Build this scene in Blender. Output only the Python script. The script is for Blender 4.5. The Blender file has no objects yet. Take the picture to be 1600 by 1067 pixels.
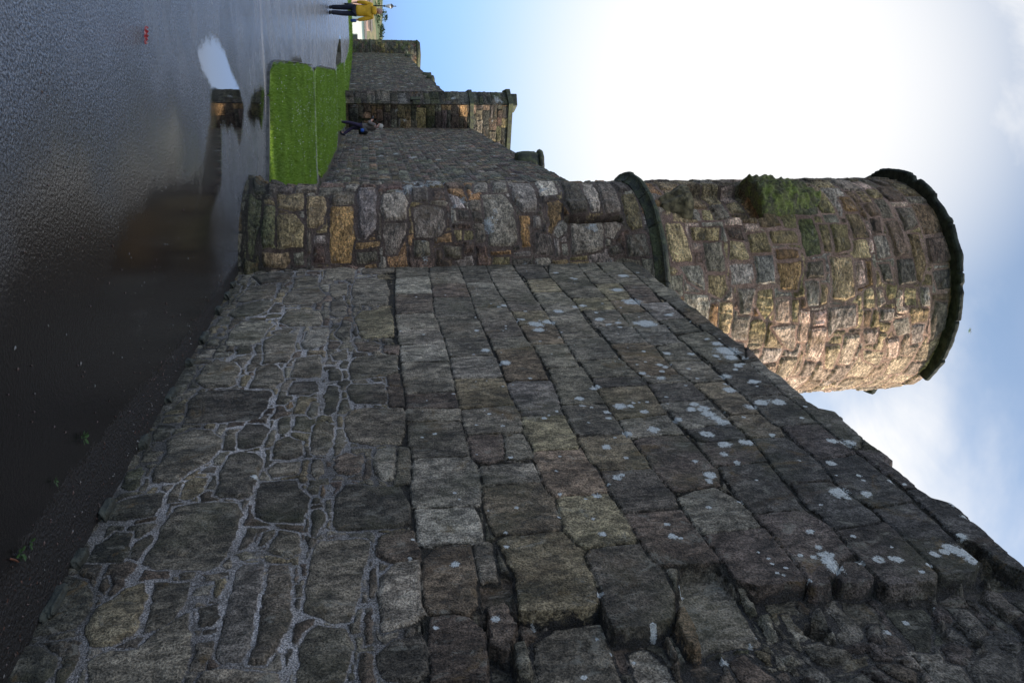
import bpy, bmesh, math, random
import numpy as np
from mathutils import Vector, Matrix
random.seed(4); rng = np.random.default_rng(7)
scn = bpy.context.scene; COL = scn.collection
R = math.radians

# ------------------------------------------------------------- camera, sky, sun, exposure
pitch = math.atan(209/1235.); roll = R(2.5)
F = Vector((0, math.cos(pitch), math.sin(pitch))); U0 = Vector((0, -math.sin(pitch), math.cos(pitch))); R0 = Vector((1, 0, 0))
Rv = math.cos(roll)*R0 - math.sin(roll)*U0; Uv = math.sin(roll)*R0 + math.cos(roll)*U0
cam = bpy.data.cameras.new('camera'); co = bpy.data.objects.new('camera', cam); COL.objects.link(co)
M = Matrix.Identity(4)                       # the camera was turned on its side: its x axis points up
for i, v in enumerate((Uv, -Rv, -F)):
    for j in range(3): M[j][i] = v[j]
M.translation = Vector((0, 0, 1.15)); co.matrix_world = M
cam.sensor_width = 36; cam.sensor_fit = 'HORIZONTAL'; cam.lens = 36*1235/1600.; cam.clip_end = 3000; cam.clip_start = 0.05
scn.camera = co
SUN_EL, SUN_AZ = 30, 4                       # azimuth counted from +X towards +Y
sd = Vector((math.cos(R(SUN_EL))*math.cos(R(SUN_AZ)), math.cos(R(SUN_EL))*math.sin(R(SUN_AZ)), math.sin(R(SUN_EL))))
sl = bpy.data.lights.new('sun', 'SUN'); sl.energy = 4.6; sl.angle = R(0.6); sl.color = (1.0, 0.9, 0.76)
so = bpy.data.objects.new('sun', sl); COL.objects.link(so); so.rotation_euler = sd.to_track_quat('Z', 'Y').to_euler()
w = bpy.data.worlds.new('World'); scn.world = w; w.use_nodes = True
nt = w.node_tree; N = nt.nodes; L = nt.links; N.clear()
def nn(t, **k):
    n = N.new(t)
    for a, b in k.items(): setattr(n, a, b)
    return n
out = nn('ShaderNodeOutputWorld'); bg = nn('ShaderNodeBackground'); sky = nn('ShaderNodeTexSky', sky_type='NISHITA')
sky.sun_disc = False; sky.sun_elevation = R(SUN_EL); sky.sun_rotation = R(90-SUN_AZ); sky.air_density = 1.0; sky.dust_density = 0.6; sky.ozone_density = 1.5
bg.inputs[1].default_value = 0.13
tc = nn('ShaderNodeTexCoord')
vn = nn('ShaderNodeVectorMath', operation='NORMALIZE'); L.new(tc.outputs['Generated'], vn.inputs[0])
dp = nn('ShaderNodeVectorMath', operation='DOT_PRODUCT'); L.new(vn.outputs[0], dp.inputs[0])
g = Vector((-0.262, 0.868, 0.42)).normalized(); dp.inputs[1].default_value = g
mp = nn('ShaderNodeMapping'); mp.inputs['Rotation'].default_value = (0.5, 0.3, 0.6); mp.inputs['Scale'].default_value = (1.0, 2.2, 1.2); L.new(vn.outputs[0], mp.inputs[0])
no = nn('ShaderNodeTexNoise'); no.inputs['Scale'].default_value = 1.5; no.inputs['Detail'].default_value = 7; no.inputs['Roughness'].default_value = 0.52; no.inputs['Distortion'].default_value = 0.25
L.new(mp.outputs[0], no.inputs['Vector'])
m1 = nn('ShaderNodeMapRange', interpolation_type='SMOOTHSTEP'); m1.inputs[1].default_value = 0.925; m1.inputs[2].default_value = 1.0; m1.inputs[4].default_value = 1.0; L.new(dp.outputs['Value'], m1.inputs[0])
m2 = nn('ShaderNodeMapRange', interpolation_type='SMOOTHSTEP'); m2.inputs[1].default_value = 0.38; m2.inputs[2].default_value = 0.62; m2.inputs[3].default_value = 0.08; m2.inputs[4].default_value = 0.97; L.new(no.outputs[0], m2.inputs[0])
sx = nn('ShaderNodeSeparateXYZ'); L.new(vn.outputs[0], sx.inputs[0])
m3 = nn('ShaderNodeMapRange', interpolation_type='SMOOTHSTEP'); m3.inputs[1].default_value = 0.12; m3.inputs[2].default_value = 0.5; L.new(sx.outputs['Z'], m3.inputs[0])
no2 = nn('ShaderNodeTexNoise'); no2.inputs['Scale'].default_value = 4.0; no2.inputs['Detail'].default_value = 8; no2.inputs['Roughness'].default_value = 0.6; no2.inputs['Distortion'].default_value = 0.6; L.new(mp.outputs[0], no2.inputs['Vector'])
m5 = nn('ShaderNodeMapRange'); m5.inputs[1].default_value = 0.3; m5.inputs[2].default_value = 0.65; m5.inputs[3].default_value = 0.55; m5.inputs[4].default_value = 1.15; L.new(no2.outputs[0], m5.inputs[0])
mw = nn('ShaderNodeMath', operation='MULTIPLY', use_clamp=True); L.new(m2.outputs[0], mw.inputs[0]); L.new(m5.outputs[0], mw.inputs[1])
mu = nn('ShaderNodeMath', operation='MULTIPLY'); L.new(mw.outputs[0], mu.inputs[0]); L.new(m3.outputs[0], mu.inputs[1])
m4 = nn('ShaderNodeMapRange', interpolation_type='SMOOTHSTEP'); m4.inputs[1].default_value = 0.02; m4.inputs[2].default_value = 0.32; L.new(sx.outputs['Z'], m4.inputs[0])
mg = nn('ShaderNodeMath', operation='MULTIPLY'); L.new(m1.outputs[0], mg.inputs[0]); L.new(m4.outputs[0], mg.inputs[1])
mx = nn('ShaderNodeMath', operation='MAXIMUM'); L.new(mg.outputs[0], mx.inputs[0]); L.new(mu.outputs[0], mx.inputs[1])
tint = nn('ShaderNodeMix', data_type='RGBA', blend_type='MULTIPLY'); tint.inputs[0].default_value = 1; L.new(sky.outputs[0], tint.inputs[6]); tg = nn('ShaderNodeMapRange', interpolation_type='SMOOTHSTEP'); tg.inputs[1].default_value = 0.0; tg.inputs[2].default_value = 0.32; L.new(sx.outputs['Z'], tg.inputs[0])
tcx = nn('ShaderNodeMix', data_type='RGBA'); L.new(tg.outputs[0], tcx.inputs[0]); tcx.inputs[6].default_value = (0.36, 0.62, 1.5, 1); tcx.inputs[7].default_value = (1.75, 1.65, 1.5, 1); L.new(tcx.outputs[2], tint.inputs[7])
mc = nn('ShaderNodeMix', data_type='RGBA'); L.new(mx.outputs[0], mc.inputs[0]); L.new(tint.outputs[2], mc.inputs[6]); mc.inputs[7].default_value = (6.4, 6.35, 6.3, 1)
L.new(mc.outputs[2], bg.inputs[0]); L.new(bg.outputs[0], out.inputs[0])
scn.view_settings.view_transform = 'Standard'; scn.view_settings.look = 'None'; scn.view_settings.exposure = 0.38; scn.view_settings.gamma = 1
scn.cycles.max_bounces = 5; scn.cycles.diffuse_bounces = 3; scn.cycles.glossy_bounces = 2

# ------------------------------------------------------------- materials
class NT:
    def __init__(s, name):
        s.m = bpy.data.materials.new(name); s.m.use_nodes = True; s.t = s.m.node_tree; s.N = s.t.nodes; s.L = s.t.links
        s.b = s.N['Principled BSDF']
    def n(s, t, ins=None, **k):
        n = s.N.new(t)
        for a, b in k.items(): setattr(n, a, b)
        for a, b in (ins or {}).items():
            if hasattr(b, 'is_linked') or isinstance(b, bpy.types.NodeSocket): s.L.new(b, n.inputs[a])
            else: n.inputs[a].default_value = b
        return n
    def noise(s, vec, sc, det=4, rough=0.55, dist=0.0):
        return s.n('ShaderNodeTexNoise', {'Vector': vec, 'Scale': sc, 'Detail': det, 'Roughness': rough, 'Distortion': dist}).outputs[0]
    def ramp(s, v, a, b, lo=0.0, hi=1.0):
        return s.n('ShaderNodeMapRange', {0: v, 1: a, 2: b, 3: lo, 4: hi}, interpolation_type='SMOOTHSTEP').outputs[0]
    def math(s, op, a, b=0.0, c=0.0): return s.n('ShaderNodeMath', {0: a, 1: b, 2: c}, operation=op).outputs[0]
    def mix(s, f, a, b, blend='MIX'): return s.n('ShaderNodeMix', {0: f, 6: a, 7: b}, data_type='RGBA', blend_type=blend).outputs[2]
    def scale(s, vec, xyz): return s.n('ShaderNodeMapping', {0: vec, 'Scale': xyz}).outputs[0]
    def gray(s, v): return s.n('ShaderNodeCombineColor', {0: v, 1: v, 2: v}).outputs[0]
    def bump(s, h, st, dist, normal=None):
        i = {'Strength': st, 'Distance': dist, 'Height': h}
        if normal is not None: i['Normal'] = normal
        return s.n('ShaderNodeBump', i).outputs[0]

def masonry_mat(name, fine=1.0, zst=1.0, rust=.5, dk=1.0, green=(0.105, 0.098, 0.052, 1)):
    """Stone surface: stone colour, joint distance, mortar colour and lichen come from the mesh; grain, stains and pits are procedural."""
    q = NT(name); b = q.b
    P = q.n('ShaderNodeTexCoord').outputs['Object']
    ca = q.n('ShaderNodeAttribute', attribute_name='Col'); ma = q.n('ShaderNodeAttribute', attribute_name='Mor')
    D = ca.outputs['Alpha']; li = ma.outputs['Alpha']; col = ca.outputs['Color']; mor = ma.outputs['Color']
    st = q.scale(P, (1.0, 1.0, zst))
    n1 = q.noise(st, 5*fine, 6, 0.62, 0.6); n2 = q.noise(st, 26*fine, 6, 0.7, 0.4); n3 = q.noise(P, 120*fine, 3, 0.7); n4 = q.noise(P, 2.1*fine, 4, 0.6, 0.3)
    v1 = q.ramp(n1, 0.36, 0.66, 0.62, 1.45); v2 = q.ramp(n2, 0.37, 0.64, 0.52, 1.55); v3 = q.ramp(n3, 0.40, 0.60, 0.55, 1.5)
    v = q.math('MULTIPLY', q.math('MULTIPLY', v1, v2), v3)
    c = q.mix(1.0, col, q.gray(v), 'MULTIPLY')
    # rusty and greenish weathering, dark algae
    c = q.mix(q.ramp(q.noise(st, 3.3*fine, 5, 0.65, 1.0), 0.56, 0.74, 0, rust), c, (0.15, 0.085, 0.045, 1))
    c = q.mix(q.ramp(n4, 0.5, 0.7, 0, 0.45), c, green)
    c = q.mix(q.ramp(q.noise(P, 4.2*fine, 5, 0.7, 0.8), 0.58, 0.70, 0, 0.5), c, (0.22, 0.13, 0.045, 1))
    c = q.mix(q.ramp(q.noise(st, 8*fine, 6, 0.7, 1.2), 0.51, 0.62, 0, 0.80*dk), c, (0.026, 0.025, 0.024, 1))
    c = q.mix(q.ramp(q.noise(st, 34*fine, 5, 0.75, 0.8), 0.57, 0.64, 0, 0.8*dk), c, (0.018, 0.017, 0.016, 1))
    c = q.mix(q.ramp(q.noise(st, 13*fine, 6, 0.72, 0.7), 0.56, 0.66, 0, 0.55), c, (0.30, 0.27, 0.215, 1))
    c = q.mix(q.ramp(q.noise(P, 42*fine, 5, 0.75, 0.5), 0.60, 0.72, 0, 0.35), c, (0.36, 0.35, 0.31, 1))
    # mortar with grit
    gr = q.noise(P, 170*fine, 2, 0.8); mv = q.ramp(gr, 0.38, 0.64, 0.45, 1.7)
    mm = q.mix(1.0, mor, q.gray(mv), 'MULTIPLY')
    mm = q.mix(q.ramp(n1, 0.42, 0.62, 0, 0.45), mm, q.mix(1.0, mor, (0.33, 0.29, 0.22, 1), 'MULTIPLY')); mm = q.mix(q.ramp(q.noise(P, 16*fine, 5, 0.7, 0.5), 0.54, 0.64, 0, 0.5), mm, (0.05, 0.045, 0.03, 1)); mm = q.mix(q.ramp(q.noise(P, 75*fine, 3, 0.7), 0.60, 0.66, 0, 0.8), mm, q.mix(1.0, mor, (2.0, 2.0, 2.0, 1), 'MULTIPLY'))
    dj = q.math('ADD', D, q.math('MULTIPLY', q.math('SUBTRACT', n2, 0.5), 0.5))
    sm = q.ramp(dj, 0.06, 0.17)
    c = q.mix(sm, mm, c)
    # lichen
    lj = q.math('ADD', li, q.math('MULTIPLY', q.math('SUBTRACT', q.noise(P, 75*fine, 5, 0.75, 0.8), 0.5), 1.6))
    lm = q.ramp(lj, 0.42, 0.52)
    c = q.mix(lm, c, q.mix(q.ramp(n3, 0.3, 0.7), (0.50, 0.49, 0.46, 1), (0.82, 0.81, 0.77, 1)))
    q.L.new(c, b.inputs['Base Color']); b.inputs['Roughness'].default_value = 0.88; b.inputs['Specular IOR Level'].default_value = 0.3
    pit = q.n('ShaderNodeTexVoronoi', {'Vector': P, 'Scale': 60*fine}).outputs['Distance']
    h = q.math('ADD', q.math('MULTIPLY', n2, 1.0), q.math('MULTIPLY', n3, 0.45))
    h = q.math('ADD', h, q.math('MULTIPLY', n1, 1.3)); h = q.math('ADD', h, q.math('MULTIPLY', q.ramp(pit, 0.0, 0.35), 0.35)); h = q.math('ADD', h, q.math('MULTIPLY', lm, 0.12))
    h = q.math('ADD', h, q.math('MULTIPLY', q.math('SUBTRACT', 1.0, sm), q.math('MULTIPLY', gr, 1.0)))
    q.L.new(q.bump(h, 1.0, 0.026/fine), b.inputs['Normal'])
    return q.m

def plain(name, c, rough=0.7, var=0.25, sc=8.0, bump=0.0, metal=0.0, emit=0.0, bs=40):
    q = NT(name); P = q.n('ShaderNodeTexCoord').outputs['Object']
    n = q.noise(P, sc, 4, 0.6)
    q.L.new(q.mix(1.0, (c[0], c[1], c[2], 1), q.gray(q.ramp(n, 0.3, 0.7, 1-var, 1+var)), 'MULTIPLY'), q.b.inputs['Base Color'])
    q.b.inputs['Roughness'].default_value = rough; q.b.inputs['Metallic'].default_value = metal
    if bump: q.L.new(q.bump(q.noise(P, bs, 4, 0.6), bump, 0.01), q.b.inputs['Normal'])
    return q.m

def glass_mat():
    q = NT('window_glass'); q.b.inputs['Base Color'].default_value = (0.03, 0.035, 0.04, 1); q.b.inputs['Roughness'].default_value = 0.08; return q.m

M_wall = masonry_mat('sandstone_masonry', 1.0, 0.62, .4, .5); M_tower = masonry_mat('tower_masonry', 1.0, 2.0, .4, .7, (0.20, 0.13, 0.075, 1)); M_far = masonry_mat('distant_masonry', 0.45, 1.8)

def moss_stone_mat():
    q = NT('mossy_carved_stone'); P = q.n('ShaderNodeTexCoord').outputs['Object']
    n1 = q.noise(P, 7, 6, 0.65, 0.5); n2 = q.noise(P, 45, 5, 0.7)
    c = q.mix(q.ramp(n1, 0.38, 0.62), (0.13, 0.11, 0.06, 1), (0.19, 0.21, 0.045, 1))
    c = q.mix(q.ramp(q.noise(P, 12, 5, 0.7, 1), 0.54, 0.66, 0, 0.8), c, (0.022, 0.022, 0.018, 1))
    c = q.mix(1.0, c, q.gray(q.ramp(n2, 0.3, 0.7, 0.5, 1.6)), 'MULTIPLY')
    q.L.new(c, q.b.inputs['Base Color']); q.b.inputs['Roughness'].default_value = 0.9
    q.L.new(q.bump(q.math('ADD', n2, n1), 0.9, 0.03), q.b.inputs['Normal']); return q.m
M_moss = moss_stone_mat()
def dark_ledge_mat():
    q = NT('weathered_ledge_stone'); P = q.n('ShaderNodeTexCoord').outputs['Object']
    n1 = q.noise(P, 5, 6, 0.7, 0.5); n2 = q.noise(P, 50, 5, 0.7)
    c = q.mix(q.ramp(n1, 0.4, 0.62), (0.045, 0.045, 0.035, 1), (0.10, 0.105, 0.05, 1))
    c = q.mix(q.ramp(q.noise(P, 16, 4, 0.7), 0.58, 0.7, 0, 0.5), c, (0.22, 0.2, 0.15, 1))
    c = q.mix(1.0, c, q.gray(q.ramp(n2, 0.3, 0.7, 0.55, 1.5)), 'MULTIPLY')
    q.L.new(c, q.b.inputs['Base Color']); q.b.inputs['Roughness'].default_value = 0.9
    q.L.new(q.bump(q.math('ADD', n2, n1), 0.8, 0.02), q.b.inputs['Normal']); return q.m
M_ledge = dark_ledge_mat()
M_brk = plain('bracket_stone', (.15, .115, .06), .9, .7, 16, 1.0)
M_dark = plain('dark_slab_stone', (.024, .026, .018), .9, .8, 14, 1.0)

def road_mat():
    q = NT('wet_asphalt'); b = q.b; P = q.n('ShaderNodeTexCoord').outputs['Object']
    wa = q.n('ShaderNodeAttribute', attribute_name='Wat'); sp = q.n('ShaderNodeSeparateColor', {0: wa.outputs['Color']})
    wat, dirt, smooth = sp.outputs[0], sp.outputs[1], sp.outputs[2]
    str_ = q.scale(P, (1, 1, 1))
    big = q.noise(str_, 1.3, 6, 0.62, 0.3); mid = q.noise(P, 8, 5, 0.6); agg = q.noise(P, 70, 4, 0.7, 0.2); fine = q.noise(P, 210, 2, 0.6)
    vor = q.n('ShaderNodeTexVoronoi', {'Vector': P, 'Scale': 90}, feature='SMOOTH_F1').outputs['Distance']
    # water film
    wj = q.math('ADD', wat, q.math('MULTIPLY', q.math('SUBTRACT', q.noise(P, 5, 7, 0.72, 0.3), 0.5), 0.45)); wj = q.math('ADD', wj, q.math('MULTIPLY', q.math('SUBTRACT', agg, 0.5), 0.9))
    wm = q.ramp(wj, 0.44, 0.53)
    dj = q.math('ADD', dirt, q.math('MULTIPLY', q.math('SUBTRACT', mid, 0.5), 0.7)); dm = q.ramp(q.math('ADD', dj, q.math('MULTIPLY', q.math('SUBTRACT', agg, 0.5), 0.8)), 0.35, 0.65)
    c = q.mix(q.ramp(big, 0.35, 0.65), (0.075, 0.082, 0.105, 1), (0.13, 0.14, 0.175, 1))
    c = q.mix(q.ramp(q.noise(P, 85, 3, 0.8), 0.44, 0.60, 0, 0.8), q.mix(1.0, c, (.35, .35, .35, 1), 'MULTIPLY'), (0.36, 0.37, 0.41, 1))  # pale aggregate chips, with wet sparkle painted into their colour
    c = q.mix(q.ramp(q.noise(P, 2.6, 6, 0.75, 0.4), 0.5, 0.68, 0, 0.5), c, (0.03, 0.031, 0.036, 1)); c = q.mix(q.ramp(q.noise(P, 34, 3, .6), .70, .76, 0, .7), c, (.30, .31, .33, 1))
    soil = q.mix(q.ramp(agg, 0.5, 0.72), (0.012, 0.0085, 0.007, 1), (0.04, 0.026, 0.020, 1))
    soil = q.mix(q.ramp(q.noise(P, 38, 2, 0.5), 0.68, 0.74, 0, 0.8), soil, (0.16, 0.06, 0.03, 1))
    c = q.mix(smooth, c, (0.014, 0.012, 0.012, 1)); c = q.mix(dm, c, soil)  # wet strip by the wall; its shade is painted into the near-black base
    c = q.mix(wm, c, (0.010, 0.009, 0.009, 1))
    q.L.new(c, b.inputs['Base Color'])
    rgh = q.ramp(big, 0.35, 0.7, 0.17, 0.33)
    rgh = q.n('ShaderNodeMix', {0: smooth, 2: rgh, 3: 0.07}, data_type='FLOAT').outputs[0]
    rgh = q.n('ShaderNodeMix', {0: dm, 2: rgh, 3: 0.55}, data_type='FLOAT').outputs[0]
    rgh = q.n('ShaderNodeMix', {0: wm, 2: rgh, 3: q.math('MULTIPLY_ADD', wa.outputs['Alpha'], 0.14, 0.02)}, data_type='FLOAT').outputs[0]
    q.L.new(rgh, b.inputs['Roughness']); b.inputs['IOR'].default_value = 1.5
    h = q.math('ADD', q.math('MULTIPLY', vor, 0.9), q.math('MULTIPLY', agg, 1.5)); h = q.math('ADD', h, q.math('MULTIPLY', fine, 0.3)); h = q.math('ADD', h, q.math('MULTIPLY', mid, 0.7))
    keep = q.math('MULTIPLY', q.math('SUBTRACT', 1.0, wm), q.math('SUBTRACT', 1.0, q.math('MULTIPLY', smooth, 0.90)))
    keep = q.math('ADD', keep, q.math('MULTIPLY', dm, 0.6))
    q.L.new(q.bump(q.math('MULTIPLY', q.math('SUBTRACT', h, 1.6), keep), 1.0, 0.013), b.inputs['Normal'])
    return q.m
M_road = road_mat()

# ------------------------------------------------------------- helpers
def link(name, me, mats=(), parent=None):
    o = bpy.data.objects.new(name, me); COL.objects.link(o)
    for m in mats: me.materials.append(m)
    if parent: o.parent = parent
    return o
def tag(o, label=None, cat=None, group=None, kind=None):
    if label: o['label'] = label
    if cat: o['category'] = cat
    if group: o['group'] = group
    if kind: o['kind'] = kind
    return o
def empty(name, loc, rz=0.0):
    o = bpy.data.objects.new(name, None); COL.objects.link(o); o.location = loc; o.rotation_euler = (0, 0, rz); o.empty_display_size = 0.2; return o
def mesh_np(name, verts, quads, smooth=True, attrs=None):
    me = bpy.data.meshes.new(name); verts = np.asarray(verts, np.float32); quads = np.asarray(quads, np.int32); k = quads.shape[1]
    me.vertices.add(len(verts)); me.vertices.foreach_set('co', verts.ravel())
    me.loops.add(quads.size); me.loops.foreach_set('vertex_index', quads.ravel())
    me.polygons.add(len(quads)); me.polygons.foreach_set('loop_start', np.arange(0, quads.size, k, dtype=np.int32)); me.polygons.foreach_set('loop_total', np.full(len(quads), k, np.int32))
    me.polygons.foreach_set('use_smooth', np.full(len(quads), smooth)); me.update(calc_edges=True)
    for a, v in (attrs or {}).items():
        at = me.color_attributes.new(a, 'FLOAT_COLOR', 'POINT'); at.data.foreach_set('color', np.asarray(v, np.float32).ravel())
    me.validate(); return me
def grid_quads(nv, nu, flip=False):
    i = np.arange(nv*nu).reshape(nv, nu); a, b, c, d = i[:-1, :-1].ravel(), i[:-1, 1:].ravel(), i[1:, 1:].ravel(), i[1:, :-1].ravel()
    return np.stack([a, d, c, b] if flip else [a, b, c, d], 1)
def lattice(x, y, seed):
    xi = np.floor(x).astype(np.int64); yi = np.floor(y).astype(np.int64); fx = x-xi; fy = y-yi; fx = fx*fx*(3-2*fx); fy = fy*fy*(3-2*fy)
    def h(a, b):
        n = (a*374761393 + b*668265263 + seed*1442695041) & 0x7fffffff; n = ((n ^ (n >> 13))*1274126177) & 0x7fffffff
        return ((n ^ (n >> 16)) & 0xffff)/65535.0
    return (h(xi, yi)*(1-fx)+h(xi+1, yi)*fx)*(1-fy)+(h(xi, yi+1)*(1-fx)+h(xi+1, yi+1)*fx)*fy
def fbm(x, y, seed=0, o=4):
    s = 0; a = 0.5
    for i in range(o): s = s+a*(lattice(x*2**i, y*2**i, seed+i*17)-0.5); a *= 0.5
    return s
def sstep(a, b, x):
    t = np.clip((x-a)/(b-a), 0, 1); return t*t*(3-2*t)
def sdf(px, py, poly):
    P = np.asarray(poly, float); d2 = np.full(px.shape, 1e9); ins = np.zeros(px.shape, bool)
    for i in range(len(P)):
        a = P[i]; b = P[(i+1) % len(P)]; e = b-a; wx = px-a[0]; wy = py-a[1]
        t = np.clip((wx*e[0]+wy*e[1])/(e@e+1e-12), 0, 1); d2 = np.minimum(d2, (wx-t*e[0])**2+(wy-t*e[1])**2)
        c = ((a[1] <= py) & (b[1] > py)) | ((b[1] <= py) & (a[1] > py)); xx = a[0]+(py-a[1])/(e[1]+1e-12)*e[0]; ins ^= c & (px < xx)
    return np.where(ins, 1, -1)*np.sqrt(d2)
PAL = dict(g=(.158, .138, .102), d=(.100, .088, .072), l=(.255, .235, .195), y=(.240, .178, .075), Y=(.340, .255, .115), o=(.300, .150, .050), O=(.42, .20, .045), r=(.140, .085, .065),
           R=(.185, .115, .060), b=(.165, .160, .150), p=(.50, .35, .27), e=(.105, .115, .045), w=(.38, .36, .32))
def parse(t):
    return [(l.split()[0], [(float(a.split(',')[0])/1000, float(a.split(',')[1])/1000) for a in l.split()[1:]]) for l in t.strip().splitlines()]
def auto_courses(u0, u1, v0, v1, hmin, hmax, wmin, wmax, codes, jit, rs):
    """irregular courses of stones"""
    out = []; v = v0
    while v < v1:
        h = rs.uniform(hmin, hmax); u = u0-rs.uniform(0, wmax)
        while u < u1:
            wd = rs.uniform(wmin, wmax)*(0.7+h/hmax*0.5); parts = [(v, v+h)]
            if rs.random() < 0.25 and h > (hmin+hmax)/2: k = v+h*rs.uniform(.35, .65); parts = [(v, k), (k, v+h)]
            for a, b in parts:
                j = lambda: rs.uniform(-jit, jit)
                out.append((codes[rs.integers(len(codes))], [(u+j(), a+j()), (u+wd/2, a+j()), (u+wd+j(), a+j()), (u+wd+j(), b+j()), (u+wd/2+j(), b+j()), (u+j(), b+j())]))
            u += wd
        v += h
    return out
def masonry(u, v, hand, auto, gap_hand, gap_auto, seed, warp=0.010, wfun=None, gain=1.0, edge=0.022, hscale=1.0, autoclip=0.012, cvar=1.0, tone=0.0, jhalf=0.002, tonec=(.190, .148, .104)):
    rs = np.random.default_rng(seed); Ug, Vg = np.meshgrid(u, v); sh = Ug.shape
    wu = Ug+fbm(Ug*9, Vg*9, seed, 4)*warp*2.2; wv = Vg+fbm(Ug*9+40, Vg*9+9, seed+5, 4)*warp*2.2
    edge = np.broadcast_to(edge, sh); hsf = hscale if callable(hscale) else (lambda c: hscale); D = np.full(sh, -0.2); D2 = np.full(sh, -0.2); H = np.zeros(sh); Cc = np.zeros(sh+(3,)); code = np.zeros(sh, 'U1'); pad = 0.05
    def put(stones, gap, clip=None):
        for c, P in stones:
            A = np.array(P); lo = A.min(0)-pad; hi = A.max(0)+pad
            i0, i1 = np.searchsorted(u, [lo[0], hi[0]]); j0, j1 = np.searchsorted(v, [lo[1], hi[1]])
            if i1-i0 < 2 or j1-j0 < 2: continue
            s = np.s_[j0:j1, i0:i1]; d = sdf(wu[s], wv[s], P)-(gap(A[:, 0].mean(), A[:, 1].mean()) if callable(gap) else gap)
            if clip is not None: d = np.minimum(d, clip[s])
            m = d > D[s]; D2[s] = np.maximum(D2[s], np.minimum(D[s], d)); D[s] = np.where(m, d, D[s]); m2 = m & (d > -0.012)
            size = np.ptp(A, axis=0); ctr = A.mean(0); hs_ = hsf(ctr); hb = rs.uniform(0.012, 0.034)*hs_; tu, tv = rs.normal(0, 0.03, 2)*hs_
            hb = hb + (wfun(ctr, clip is not None) if wfun else 0)
            if c == 'h': hb = -0.05
            h = hb+np.clip((Ug[s]-ctr[0])*tu+(Vg[s]-ctr[1])*tv, -0.02, 0.02)+fbm(Ug[s]*14+ctr[0]*31, Vg[s]*14+ctr[1]*17, seed+3, 4)*0.022*hs_
            if c in 'Ye' or (c in 'pyl' and rs.random() < 0.3): h = h+np.abs(fbm(Ug[s]*22, Vg[s]*5+ctr[0]*7, seed+8, 3))*-0.05*hs_
            else: h = h+fbm(Ug[s]*3, Vg[s]*45+ctr[0]*7, seed+8, 3)*0.006*hs_
            H[s] = np.where(m2, h, H[s])
            base = np.array(PAL.get(c, PAL['g']))*rs.uniform(1-.3*cvar, 1+.3*cvar)*(1+rs.normal(0, 0.05*cvar, 3))*gain; base = base*(1-tone)+np.array(tonec)*tone*base.mean()/.13
            Cc[s] = np.where(m2[..., None], base, Cc[s]); code[s] = np.where(m2, c, code[s])
    put(hand, gap_hand)
    clip = -D-autoclip if hand else None
    if clip is not None: clip = np.where(D < -0.15, 9, clip)
    put(auto, gap_auto, clip)
    D = np.minimum(D, (D-D2)*.5-jhalf); t = sstep(0.0, 1.0, D/edge)
    return Ug, Vg, D, H, Cc, t
def pack(Cc, D, mor, li):
    a = np.clip(D/0.05+0.1, 0, 1); return np.concatenate([Cc, a[..., None]], -1).reshape(-1, 4), np.concatenate([mor, li[..., None]], -1).reshape(-1, 4)

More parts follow.
